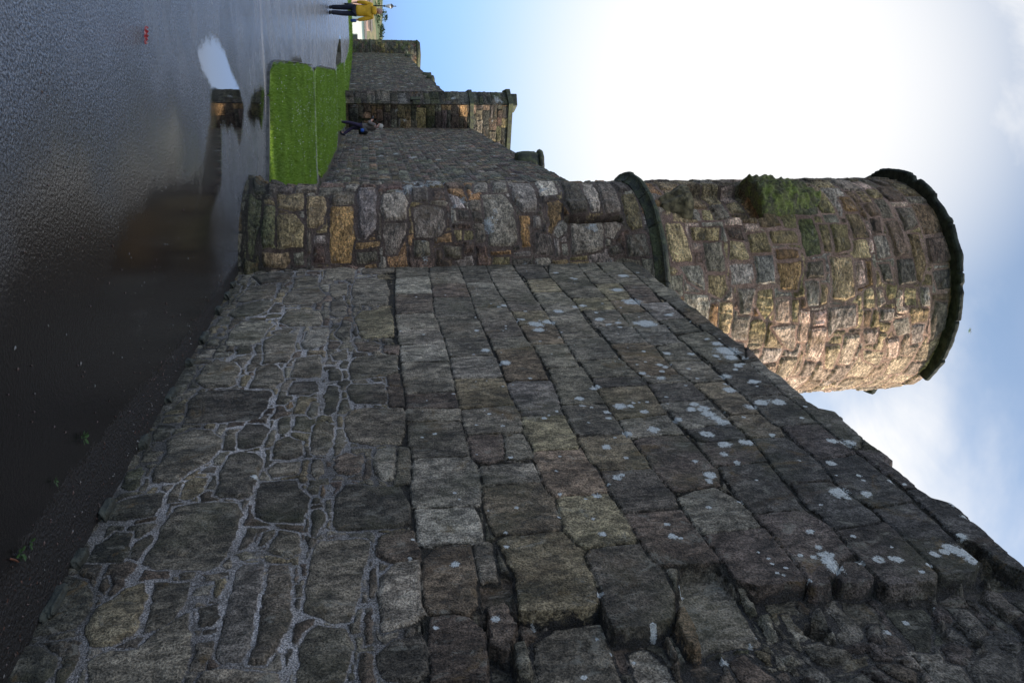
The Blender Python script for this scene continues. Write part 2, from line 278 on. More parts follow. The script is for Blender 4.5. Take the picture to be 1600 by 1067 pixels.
# ------------------------------------------------------------- main wall on the right
WALL = """d 189,122 62,300 81,467 281,439 409,350 449,226
g 860,89 569,129 448,212 464,355 748,370 858,274 937,152
g 1214,78 979,119 882,277 943,396 1120,369 1261,297 1305,141
l 1866,168 1579,146 1373,200 1371,347 1461,430 1824,377 1904,330
d 383,-122 310,-48 460,86 666,88 753,-7 747,-62
g 284,469 182,580 252,689 502,687 569,577 558,484
g 16,707 -28,876 46,987 312,974 381,827 341,723
g 21,1033 -25,1191 -42,1327 174,1319 245,1156 232,1034
g 971,439 683,453 569,577 529,688 794,765 981,726 1035,596 1044,479
g 484,773 448,932 813,932 873,816 745,777
g 341,975 299,1110 399,1244 700,1265 1112,1240 1141,1105 1080,971 716,958
g 1424,451 1200,493 1153,644 1251,740 1423,780 1560,756 1534,547
y 1408,988 1222,1039 1181,1251 1443,1276 1829,1263 1866,1124 1836,1029
g 1791,390 1708,445 1638,616 2024,623 2242,608 2237,447
l 1642,652 1597,746 1628,844 1914,809 2037,724 1995,654
g 2392,631 2155,644 2108,773 2208,811 2473,814 2501,712 2478,643
g 2118,846 2000,950 2228,966 2246,868
r 1902,989 1903,1136 1994,1170 2107,1145 2091,1020
r 2014,1192 2007,1274 2155,1257 2114,1196
g 2406,958 2201,998 2169,1121 2205,1273 2504,1266 2559,1149 2564,982
g 2475,414 2278,420 2231,521 2328,578 2528,612 2640,563 2620,413
d 2688,631 2534,653 2539,796 2713,816 2769,770 2752,642
g 2391,841 2373,926 2571,936 2573,849
d 2766,838 2615,861 2650,923 2852,934 2991,924 3041,879 3003,849 2889,853
d 2706,960 2631,983 2657,1178 2864,1198 2944,1171 2922,1008 2857,973
o 2883,635 2816,667 2890,692 2956,669
g 2992,765 2855,775 2862,828 3023,832 3061,788
d 967,806 958,928 1319,942 1392,861 1302,807
g 1742,861 1438,900 1487,971 1864,971 1874,912
y 2520,345 2385,362 2419,407 2579,398 2574,358
r 496,401 338,444 424,480 552,434
r 2525,1213 2517,1255 2693,1249 2675,1208
r 2712,1192 2722,1268 2970,1272 2961,1210
g 1615,435 1550,524 1579,599 1668,558 1671,441
d 2430,-100 2191,-120 2132,-36 2200,56 2313,86 2503,76 2633,66 2612,-10 2508,-68
g 2455,90 2220,98 2144,163 2174,287 2250,327 2513,336 2582,300 2575,162
d 3029,137 2721,118 2631,137 2608,313 2662,539 2736,569 2951,535 3032,519 3056,331
d 3340,447 3175,431 3073,458 3076,550 3141,594 3324,578 3362,536 3360,466
d 3028,-81 2878,-78 2881,23 2984,30 3050,13
d 3247,-91 3107,-61 3096,-1 3194,38 3285,52 3321,8 3313,-54
b 2799,-114 2694,-79 2667,55 2738,78 2862,36 2851,-42
g 3631,134 3507,112 3347,127 3221,103 3154,147 3090,231 3119,301 3242,377 3348,379 3462,352 3519,303 3577,278 3648,250 3643,164
d 3774,427 3596,412 3422,421 3379,476 3409,565 3481,604 3668,596 3823,580 3829,525 3798,452
y 3780,284 3652,279 3598,318 3608,385 3739,379 3790,347 3805,309
d 3568,320 3508,338 3508,397 3580,402
e 3643,11 3507,4 3467,51 3504,89 3626,97 3696,87 3697,47
d 1858,33 1732,52 1706,112 1886,131
e 3074,-165 2976,-175 2858,-149 3004,-111 3098,-127
g 2987,977 2970,1106 3006,1287 3245,1276 3401,1242 3410,1102 3365,989 3222,960 3073,956
g 3134,620 3027,623 3014,685 3165,698 3223,677 3227,633
d 3931,606 3770,593 3679,608 3677,764 3751,786 3851,842 3963,823 4050,815 4024,684 3982,623
g 3462,624 3296,632 3245,687 3315,771 3465,773 3492,709 3481,634
g 3280,799 3138,799 3114,856 3164,913 3356,924 3479,874 3451,805
r 3591,916 3488,933 3450,991 3492,1025 3469,1059 3543,1067 3660,1043 3695,1003 3661,938
l 3667,1096 3529,1101 3431,1119 3426,1219 3684,1214 3764,1203 3747,1139
g 3447,1231 3462,1274 3773,1266 3798,1213
d 4020,932 3879,934 3746,965 3756,1036 3801,1130 3816,1233 3985,1263 4108,1253 4138,1189 4143,1046 4129,954 4074,930
g 3488,808 3496,866 3637,889 3697,844 3626,812
g 3574,620 3501,653 3499,759 3636,765 3661,653
o 3840,872 3748,871 3752,898 3860,903 3872,885
d 4139,849 3951,833 3937,888 4030,907 4120,890 4155,871
g 4183,644 4085,656 4054,709 4118,708 4193,669
g 4225,689 4142,697 4069,717 4107,805 4245,822 4280,785 4240,708
g 4203,616 4224,679 4270,678 4268,625
r 4159,899 4146,940 4160,990 4176,927
r 4302,1122 4206,1130 4183,1188 4199,1251 4323,1262 4362,1256 4354,1161
d 3896,19 3793,29 3749,75 3707,196 3720,228 3821,222 3904,212 3924,120 3928,59
d 4603,-63 4448,-85 4360,-88 4279,-81 4259,-40 4272,13 4315,87 4393,131 4464,143 4538,143 4580,122 4596,62 4615,14 4623,-42
d 4793,-43 4744,-32 4665,-37 4637,-5 4654,54 4712,111 4769,125 4834,111
d 4422,-191 4333,-204 4239,-204 4188,-187 4152,-126 4232,-110 4317,-104 4387,-108 4434,-113
b 3972,-129 3838,-139 3790,-92 3855,-23 3955,19 4026,-13 4070,-51 4050,-103
d 4199,40 4083,37 3990,83 4014,157 4140,182 4220,178 4223,122
g 4198,178 4091,176 4025,234 4078,253 4205,231 4239,227
r 4383,131 4311,128 4293,154 4350,182 4420,177
y 4574,142 4474,152 4424,202 4377,225 4347,297 4452,322 4637,327 4687,263 4674,184
g 4359,312 4369,448 4493,461 4600,431 4640,344 4492,331
g 4861,241 4741,194 4699,234 4699,342 4595,395 4524,478 4751,521 4904,516
g 4251,236 4079,253 3937,255 3851,271 3826,343 3845,544 3941,577 4084,562 4231,565 4295,529 4316,487 4304,435 4292,327
g 4608,843 4410,857 4229,858 4171,882 4186,1064 4227,1092 4355,1078 4523,1052 4672,1022 4672,957 4631,871
b 4736,585 4588,589 4453,595 4315,590 4286,618 4293,700 4408,707 4606,706 4739,711 4826,694 4820,631 4779,597
g 4740,716 4550,711 4409,713 4300,711 4313,797 4486,812 4625,829 4778,802 4837,764 4831,703
g 4949,850 4777,847 4710,859 4672,898 4687,999 4796,1030 4877,1026 4973,1006
r 4434,807 4331,809 4334,829 4438,833
g 4222,576 4198,613 4213,675 4260,674 4273,610
g 4902,551 4844,560 4826,616 4841,667 4859,755 4874,806 4944,818
d 4860,815 4796,812 4748,828 4767,841 4863,832
r 4911,1043 4832,1048 4840,1099 4981,1103 4973,1049
d 4630,509 4527,496 4498,562 4588,589 4637,556
y 4484,536 4381,524 4355,564 4430,576 4487,555
r 4566,1074 4410,1077 4342,1108 4360,1114 4561,1108
r 4808,1053 4612,1058 4593,1092 4805,1088
l 4669,1122 4451,1133 4392,1174 4382,1262 4554,1261 4671,1257 4717,1193 4742,1126
d 4924,1128 4860,1118 4816,1160 4803,1236 4849,1262 4944,1256 4968,1210 4957,1138
R 4635,1268 4385,1282 4290,1351 4296,1471 4414,1470 4661,1439 4694,1410 4673,1300
g 4298,1489 4294,1543 4533,1535 4527,1496 4449,1479
r 4856,1473 4689,1498 4676,1538 4782,1558 4897,1520 4867,1489
g 4878,1559 4873,1584 4957,1591 4979,1581 4979,1552
r 4947,1272 4714,1296 4705,1359 4731,1405 4810,1456 5009,1428 4986,1280
l 3599,1286 3573,1317 3592,1560 3759,1575 3948,1557 4008,1535 4016,1414 3983,1278 3828,1277
w 4021,1282 4030,1512 4140,1524 4262,1514 4279,1481 4273,1297 4249,1281
g 3172,1297 3197,1551 3529,1564 3576,1554 3562,1295 3375,1287
r 3382,1582 3362,1628 3377,1737 3536,1727 3628,1705 3642,1635 3626,1578 3531,1575
g 3381,1761 3402,1853 3619,1858 3640,1786 3616,1729
l 3703,1594 3692,1672 3702,1849 3840,1843 3854,1747 3861,1604 3818,1589
R 3873,1588 3882,1841 3994,1873 4225,1864 4250,1803 4255,1686 4229,1589 4124,1579 4002,1577
y 3205,1882 3208,2110 3437,2104 3586,2080 3565,1876 3456,1867
y 4286,1594 4262,1645 4266,1854 4353,1898 4540,1899 4653,1899 4718,1862 4726,1708 4713,1602 4519,1629 4396,1609
R 3594,1871 3579,1953 3580,2101 3923,2122 3999,2115 3987,1883 3985,1864 3768,1857
l 4092,2420 4051,2508 4037,2605 4181,2668 4338,2659 4361,2556 4358,2416 4269,2414
g 5077,1569 4815,1614 4754,1693 4758,1880 4913,1876 5125,1880
d 4435,1891 4389,2006 4391,2133 4565,2150 4773,2146 4819,2120 4851,2005 4846,1896 4656,1900
w 4898,1922 4885,1993 4936,2025 5070,2048 5117,2037 5099,1920 5007,1911
r 5000,2075 4987,2205 5031,2202 5110,2103 5084,2066
g -129,1349 -133,1623 331,1605 358,1331
l 376,1330 360,1605 845,1588 838,1313
r 863,1312 870,1586 1355,1562 1345,1299
g 1366,1298 1378,1567 1704,1578 1681,1299
l 1697,1302 1724,1579 2015,1581 2007,1294
l 2021,1297 2032,1579 2341,1576 2320,1296
g 2336,1298 2357,1577 2816,1563 2805,1295
r 2818,1297 2829,1567 3035,1562 2998,1290
g 3009,1290 3046,1560 3202,1556 3166,1291
d -132,1631 -138,1887 183,1893 184,1619
g 196,1619 214,1894 589,1885 558,1606
r 585,1608 617,1885 1003,1879 969,1592
d 993,1591 1018,1880 1498,1858 1462,1566
g 1485,1584 1520,1868 1908,1860 1903,1585
g 1919,1596 1927,1861 2284,1859 2275,1596
l 2288,1597 2291,1864 2641,1855 2628,1583
y 2639,1587 2653,1858 3029,1863 3032,1575
g 3083,1574 3057,1863 3330,1867 3363,1735 3341,1572
d -137,1895 -110,2151 239,2125 244,1897
d 275,1898 269,2126 587,2113 573,1890
l 590,1893 615,2117 827,2100 829,1886
g 855,1890 854,2110 1290,2119 1261,1875
g 1283,1872 1304,2123 1573,2137 1584,1886
d 1624,1887 1595,2147 1940,2116 1958,1908
g 1968,1907 1959,2116 2155,2136 2165,1901
R 2193,1914 2172,2138 2704,2120 2694,1895
b 2755,1889 2722,1943 2747,2132 3178,2102 3173,1901 2959,1880
g -109,2159 -86,2382 205,2381 240,2133
g 271,2137 266,2370 671,2367 672,2138
g 700,2142 699,2369 1133,2366 1131,2145
g 1155,2148 1158,2375 1387,2370 1381,2137
y 1405,2154 1402,2381 1724,2371 1715,2138
R 1737,2160 1737,2381 2027,2372 2114,2358 2107,2164
g 2132,2171 2130,2376 2540,2354 2539,2169
d -84,2399 -25,2641 474,2633 510,2436 238,2399
y 538,2431 533,2636 915,2634 915,2410
g 940,2412 956,2639 1204,2645 1195,2410
y 4021,1880 4007,1921 4010,2118 4132,2123 4309,2128 4395,2119 4387,1962 4379,1873 4213,1865
y 3458,2129 3463,2353 3509,2371 3710,2392 3816,2379 3813,2258 3783,2154 3703,2123 3576,2126
d 3827,2149 3815,2273 3824,2384 4069,2391 4156,2373 4170,2298 4166,2147 4019,2136
r 4184,2145 4175,2295 4195,2385 4301,2385 4469,2401 4548,2386 4543,2287 4538,2189 4502,2146 4377,2145
r 3547,2395 3512,2452 3529,2661 3686,2672 3873,2680 3996,2632 4021,2424 3962,2395 3679,2395
g 2547,2182 2542,2371 2819,2369 3073,2362 3067,2143 2737,2161
d 3090,2137 3099,2375 3451,2362 3450,2136 3271,2128
g 1210,2414 1224,2654 1655,2634 1668,2410
g 1689,2412 1675,2635 2006,2642 2013,2400
g 2031,2402 2026,2650 2417,2645 2422,2390
g 2449,2406 2434,2652 2710,2696 2715,2409
d 2729,2410 2725,2697 2848,2689 2863,2395
y 2888,2388 2874,2680 3253,2652 3283,2380 3147,2381
l 3307,2393 3283,2460 3287,2650 3483,2665 3494,2382
g -79,2764 -89,2990 653,2946 620,2655 418,2654
g 660,2662 694,2958 1104,2957 1097,2685
y 1112,2689 1129,2957 1425,2948 1403,2686
g 1417,2696 1434,2946 1804,2926 1796,2695
b 1808,2699 1821,2934 2151,2928 2146,2696
R 2164,2697 2178,2950 2712,2930 2711,2702 2487,2694
g 2726,2703 2721,2933 2843,2959 2840,2725
d 2851,2705 2853,2972 3079,2951 3114,2936 3094,2699
l 3129,2687 3117,2956 3406,2955 3447,2708 3306,2703
d 3458,2709 3417,2950 3536,2972 3602,2941 3603,2732
g -54,2999 -71,3160 380,3135 363,2975
g 381,2979 400,3146 735,3175 725,2942
y 738,2954 752,3178 1174,3129 1193,2960
R 1212,2955 1199,3135 1501,3136 1522,2946
g 1544,2947 1524,3143 1799,3144 1812,2923
b 1834,2943 1824,3188 2143,3148 2180,3160 2196,2950
g 2262,2977 2199,3165 2516,3162 2504,2950
g 2521,2956 2532,3167 2844,3174 2846,2980 2672,2957
g -103,3186 -80,3408 440,3398 444,3166 166,3196
g 475,3173 471,3404 786,3380 790,3174
r 818,3181 814,3386 1270,3333 1300,3176 1029,3175
b 1324,3182 1309,3378 1618,3377 1681,3367 1700,3179
d 1731,3189 1703,3372 1986,3381 2018,3183
g 2076,3200 2009,3412 2284,3424 2549,3416 2594,3237 2360,3214
d -78,3425 14,3643 573,3518 619,3404
g 646,3395 583,3613 1055,3626 1231,3407 898,3404
d 1256,3413 1108,3637 1514,3620 1559,3429
R 1580,3427 1526,3528 1647,3621 1795,3613 1834,3430
d 1856,3449 1796,3791 1950,3719 1972,3427
d 1994,3445 1987,3701 2491,3464 2287,3448
e 18,3677 -34,3838 1046,3770 1030,3636
d 1057,3641 1047,3785 1670,3805 1673,3653 1425,3643
r 1737,3653 1705,3738 1961,3814 1863,3666
r 3602,2709 3606,2915 3632,2978 3832,2954 3838,2729 3833,2692
d 3858,2708 3845,2939 4068,2925 4248,2902 4256,2705 4166,2691
y 2890,2974 2856,3164 3099,3179 3297,3168 3306,3019 3118,3001
y 3351,2985 3334,3077 3346,3162 3502,3189 3588,3162 3586,3000
d 3600,2998 3605,3161 3778,3193 4034,3175 4033,2974 3842,2972
d 2612,3226 2614,3450 2954,3454 3088,3424 3077,3209 2921,3204
d 3092,3211 3105,3415 3263,3444 3468,3421 3472,3240 3465,3191 3271,3199
r 3489,3231 3487,3419 3624,3419 3795,3426 3834,3360 3829,3214 3699,3213
l 2603,3466 2572,3651 2982,3659 3156,3600 3134,3438 2952,3436
g 3167,3440 3200,3603 3406,3603 3609,3568 3738,3493 3663,3447 3364,3443
d 2546,3665 2559,3766 2859,3832 3037,3807 3019,3678 2765,3697
R 3029,3662 3049,3810 3209,3827 3382,3717 3188,3677
d 4051,2977 4054,3153 4159,3180 4367,3184 4401,3150 4414,2980 4223,2959
d 3856,3216 3827,3426 4041,3432 4248,3421 4285,3239 4137,3178
r 4418,2965 4406,3152 4412,3197 4567,3196 4729,3186 4778,3143 4775,2953 4682,2948
r 4529,2860 4571,2903 4645,2926 4724,2931 4744,2885 4742,2799 4719,2755
d 4305,3226 4287,3401 4429,3401 4606,3381 4702,3385 4750,3323 4742,3199 4719,3194 4506,3214
r 3796,3463 3804,3654 3999,3615 4134,3675 4162,3481 3996,3476
d 4176,3471 4159,3683 4342,3675 4491,3639 4645,3641 4790,3519 4717,3483 4598,3493 4539,3434 4367,3455
d 3787,3666 3809,3820 3927,3793 3955,3675 3862,3663
d 3959,3701 3942,3839 4068,3857 4152,3856 4210,3708 4046,3703
d 4225,3697 4170,3869 4293,3849 4321,3834 4334,3717
g 4347,3706 4334,3823 4411,3852 4556,3724 4484,3687
l 4550,2235 4557,2388 4698,2404 4925,2408 4946,2380 4939,2281 4962,2164 4906,2170 4702,2177
r 4393,2413 4368,2485 4372,2680 4496,2675 4658,2672 4707,2659 4705,2579 4709,2478 4671,2423 4514,2427
r 4274,2699 4257,2761 4264,2896 4419,2952 4631,2917 4722,2826 4741,2693 4730,2679 4607,2686 4474,2686
y 4953,2346 4945,2374 4975,2407 5042,2381 5013,2346
r 5003,2075 4981,2138 4983,2202 5037,2201 5100,2128 5091,2071
r 4988,2234 4960,2312 5086,2368 5147,2353 5130,2243 5049,2230
r 5063,2368 5055,2413 5157,2420 5148,2358
r 5080,2429 5105,2491 5169,2494 5159,2431
l 4784,2531 4780,2566 4925,2569 4944,2527 4881,2512
g 4959,2519 4962,2591 5018,2685 5069,2653 5097,2536 5049,2523
e 5105,2538 5097,2635 5182,2581 5174,2525
l 4818,2630 4808,2687 4972,2659 4956,2607 4893,2593
l 4805,2421 4780,2501 4876,2477 5043,2485 5032,2419 4920,2429
o 4755,2156 4810,2160 4959,2147 4965,2133 4874,2128 4823,2130
e 4809,2914 4847,3075 4971,3031 5055,2949 5047,2893 4925,2896
g 4844,3146 4872,3241 4999,3215 5024,3138 4936,3133
l 4931,3103 5033,3112 5041,3087 4989,3064
r 5049,2985 5017,3051 5067,3103 5134,3014 5104,2966
g 4838,3289 4962,3303 5015,3321 5047,3286 4968,3260
b 5056,3186 5066,3289 5123,3238
g 5121,3006 5077,3168 5123,3238 5221,3152 5278,2991 5196,2990
g 5115,2537 5091,2662 5233,2701 5203,2508
R 5065,2713 5090,2801 5131,2850 5197,2793 5156,2737
r 4896,2787 4905,2845 4999,2810 4978,2752
y 5047,2522 5031,2639 5022,2732 5075,2706 5094,2541
g 4903,2422 4925,2489 5043,2494 4998,2425"""
TOWER = """d -1501,-100 -1385,15 -957,59 -930,-16
e -1050,51 -1015,165 -645,163 -318,116 -319,86 -929,46
e -925,179 -951,280 -662,301 -451,297 -419,191 -645,168
d -1313,40 -1308,171 -1118,189 -1084,80
y -1177,264 -1152,380 -1214,523 -889,537 -853,443 -922,298
y -819,303 -827,475 -677,542 -445,527 -433,313
Y -1108,545 -1103,725 -911,744 -694,714 -643,667 -645,565
y -393,184 -413,419 -309,434 -245,387 -250,191
g -394,450 -409,542 -273,540 -267,464
g -625,558 -634,604 -373,611 -374,557
l -573,628 -580,737 -476,736 -479,627
r -452,620 -449,728 -285,725 -288,617
O -911,769 -920,979 -526,988 -278,949 -275,763
g -1161,772 -1199,1005 -963,996 -939,784
l -1305,1022 -1331,1193 -640,1183 -514,1091 -535,1020
o -479,987 -501,1210 -437,1199 -406,993
g -380,984 -401,1182 -288,1193 -260,988
l -1127,1231 -1185,1445 -981,1485 -732,1463 -715,1242 -928,1225
g -703,1242 -698,1469 -573,1446 -353,1338 -356,1243
r -1555,1213 -1622,1465 -1260,1449 -1216,1208
d -1318,1521 -1345,1698 -992,1680 -980,1519
r -1309,1730 -1305,1853 -1004,1842 -991,1713
l -892,1522 -947,1634 -885,1814 -646,1811 -526,1769 -522,1524
w -1150,1873 -1069,1969 -880,2017 -870,1897
d -856,1930 -853,2048 -718,2034 -721,1934
g -494,1506 -490,1652 -327,1650 -323,1497
o -508,1686 -583,1855 -466,1862 -451,1698
g -431,1770 -427,1942 -311,1941 -307,1762
y -603,1873 -611,1957 -483,1946 -484,1880
y -601,1964 -598,2061 -480,2050 -482,1962
l -1619,2182 -1618,2331 -1194,2269 -1153,2123
l -1622,2368 -1621,2518 -1165,2461 -1148,2307
l -1110,2196 -1144,2422 -904,2473 -436,2463 -401,2392 -416,2185 -779,2181
l -1618,2518 -1620,2763 -989,2724 -805,2683 -796,2543 -995,2487
w -1620,2811 -1504,3004 -1109,2953 -1075,2766
O -760,2503 -757,2607 -396,2577 -389,2492
l -756,2641 -743,2717 -598,2704 -600,2619
d -559,2630 -525,2780 -301,2788 -306,2610
o -370,2181 -374,2390 -329,2386 -326,2178
l -346,2412 -360,2573 -298,2567 -302,2417
d -1620,3088 -1619,3242 -977,3214 -756,3167 -724,3002 -921,2968
l -1623,3301 -1592,3409 -884,3337 -754,3290 -756,3202 -1045,3211
g -1581,3445 -1554,3574 -908,3542 -749,3495 -728,3339 -1042,3356
d -1620,3602 -1531,3742 -1152,3701 -1134,3565
o -955,2806 -1000,2931 -893,2954 -715,2913 -525,2797 -545,2765
l -693,2857 -690,2961 -541,2937 -484,2843 -525,2797
l -686,2978 -671,3310 -342,3265 -297,2949
l -660,3316 -668,3451 -590,3489 -461,3378 -483,3294
d -378,3322 -403,3405 -301,3444 -296,3329
y -1073,3585 -1069,3733 -565,3690 -547,3552 -773,3528
d -507,3510 -523,3708 -276,3714 -273,3493
l -426,2861 -425,2921 -297,2924 -299,2856
Y -635,3912 -631,4075 -283,4135 -204,4116 -209,3928 -401,3892
y -564,4160 -568,4456 -417,4422 -423,4149
g -402,4245 -406,4447 -107,4450 -112,4260
l -163,3977 -174,4212 84,4232 -23,4073
Y -78,4257 -81,4439 75,4468 158,4395 85,4250
Y -406,4526 -402,4674 -215,4716 -209,4494
y -481,4716 -503,4934 -282,4949 -276,4725
w -174,4490 -180,4724 30,4720 34,4499
b -251,4746 -257,4958 37,4955 37,4744
y -516,4963 -515,5241 -363,5242 -370,4966
o -319,4981 -315,5106 -300,5229 -214,5215 -208,4988
o -172,4983 -182,5235 -60,5222 102,5179 96,4991
g -176,5285 -183,5476 -5,5472 0,5269
e -655,5310 -667,5470 -244,5460 -224,5292 -427,5269
y -590,5495 -587,5611 -266,5579 -268,5490
y -572,5619 -582,5819 -286,5789 -253,5603
o -972,5890 -970,6010 -736,6023 -740,5852
R -707,5838 -704,5996 -409,6027 -400,5842
r -653,6082 -650,6215 -460,6174 -463,6069
l -435,6061 -446,6196 -200,6217 -180,6057
g -920,6257 -917,6393 -631,6368 -634,6235
r -603,6236 -615,6389 -220,6406 -200,6244
g -780,6434 -794,6632 -536,6601 -455,6412
R -832,6623 -827,6842 -471,6904 -423,6616
y -440,6434 -437,6567 -117,6576 73,6511 48,6458
r -395,6621 -417,6858 -134,6874 -104,6602
d -175,6253 -182,6439 72,6458 101,6260
d -43,6622 -73,6867 132,6874 151,6700
Y -218,5533 -217,5777 193,5793 236,5680 208,5550
p -174,5809 -184,5901 55,5920 99,5803
g -132,6050 -128,6181 76,6220 37,6090
l 11,5256 16,5408 262,5413 270,5287
Y 51,5419 54,5496 242,5501 251,5425
l 71,4559 65,4743 319,4703 326,4580
Y 88,4755 70,4916 280,4936 397,4860 250,4747
p 187,4943 169,5092 433,5117 414,4963
Y 193,5118 196,5194 436,5206 421,5135
p 302,5201 307,5328 653,5354 647,5237
p 319,5343 301,5494 462,5517 468,5364
p 462,4932 448,5195 733,5234 714,5151
p 492,5330 488,5535 912,5569 866,5381
l 278,5504 265,5812 489,5847 531,5622 636,5570
Y 125,5881 104,5985 296,6024 316,5896
p 129,6011 108,6089 253,6150 322,6053
Y 115,6326 119,6458 313,6475 284,6338
l 109,6498 112,6605 319,6637 315,6529
l 454,6235 410,6412 597,6488 632,6337
l 323,6080 329,6239 454,6235 448,6102
l 502,6461 496,6621 720,6640 744,6540
g 259,6683 264,6818 560,6857 724,6724 472,6669
p 590,5741 585,5923 973,5929 963,5790
Y 692,5560 702,5747 1038,5769 1010,5662
p 545,5940 526,6093 692,6116 700,5985
p 668,6215 648,6369 900,6443 891,6301
Y 776,6011 823,6272 1039,6288 911,6065"""
LICH = """1707,2265,49 1662,2368,41 1831,2258,35 1421,2495,33 1650,2748,32 1486,2770,14 927,3105,42 510,3291,44 1267,3120,60 1776,3061,60 1768,2996,32 3139,2446,31 3435,2529,26 3458,2380,22 2555,2877,20 2669,2852,15 2601,2898,19 2776,2809,23 2379,2997,24 2409,3143,20 2248,3394,34 2384,3406,63 2498,3381,37 2464,3295,20 2155,3365,17 2640,3363,24 2699,3319,15 2789,3215,31 2897,3349,26 3188,3250,32 3193,3344,36 3237,3165,28 3521,2782,29 2986,3151,33 3223,2819,24 3162,2863,21 3224,2886,28 3350,2913,30 3399,2927,30 3290,2888,31 3336,2702,20 3585,2235,21 3783,2614,15 3919,2627,26 3981,2607,11 4365,2281,15 3641,2827,28 3629,2944,32 3736,2784,18 3823,2807,15 4143,3149,37 4193,3152,14 3893,3260,21 4581,2826,24 4657,2816,26 4617,2816,22 4526,2826,12 4582,2775,12 4418,2851,15 4230,3006,8 4634,3016,19 4646,3092,19 4634,3068,12 4565,3117,7 4637,3259,20 4623,3303,17 4613,3351,30 4650,3370,30 4688,3376,22 4533,3663,23 3945,3576,40 3984,3586,24 4052,3635,24 4092,3662,23 4115,3664,20 3981,3827,31 4065,3772,21 4126,3699,14 4133,3749,20 4414,3571,21 4315,3592,22 4103,3866,24 2518,3806,50 2632,3806,53 2761,3795,52 2866,3795,39 3069,3702,48 3092,3736,37 3702,3462,35 3678,3388,22 4107,3568,11 4124,3482,8 4019,3321,11 4065,3315,8 2421,1928,31 2194,1832,28 1791,1826,17 4902,1870,6 4421,1399,14 3903,1450,8 4332,1611,9 4153,1864,7 3785,1937,8 3660,578,16 2325,2854,12 3223,1997,13 3008,2244,21 3094,2240,14 3192,2350,17 3270,2338,13 341,2722,22 1792,1835,13 2373,3700,21 2521,3471,20 3963,2608,14 2624,3401,16 3183,3863,22 4669,2894,7 4732,3129,9 4562,2727,9 4622,2934,7 4363,1232,7 4672,2602,7 4654,2583,7 4630,2632,7 4599,2590,7"""
p0 = np.array([-0.70211893, 7.12293408, 0]); dv = np.array([-.34762211, .93763472, 0]); nout = np.array([-.93763472, -.34762211, 0])
def ledge_s(z): return np.interp(z, [0, 1.25, 1.6, 1.87, 1.9, 2.15, 2.2, 2.45, 2.5, 2.94, 3.19, 3.45, 4], [9, 9, 4.72, 4.84, 4.97, 4.97, 4.76, 4.76, 4.76, 4.76, 4.78, 4.80, 4.82])
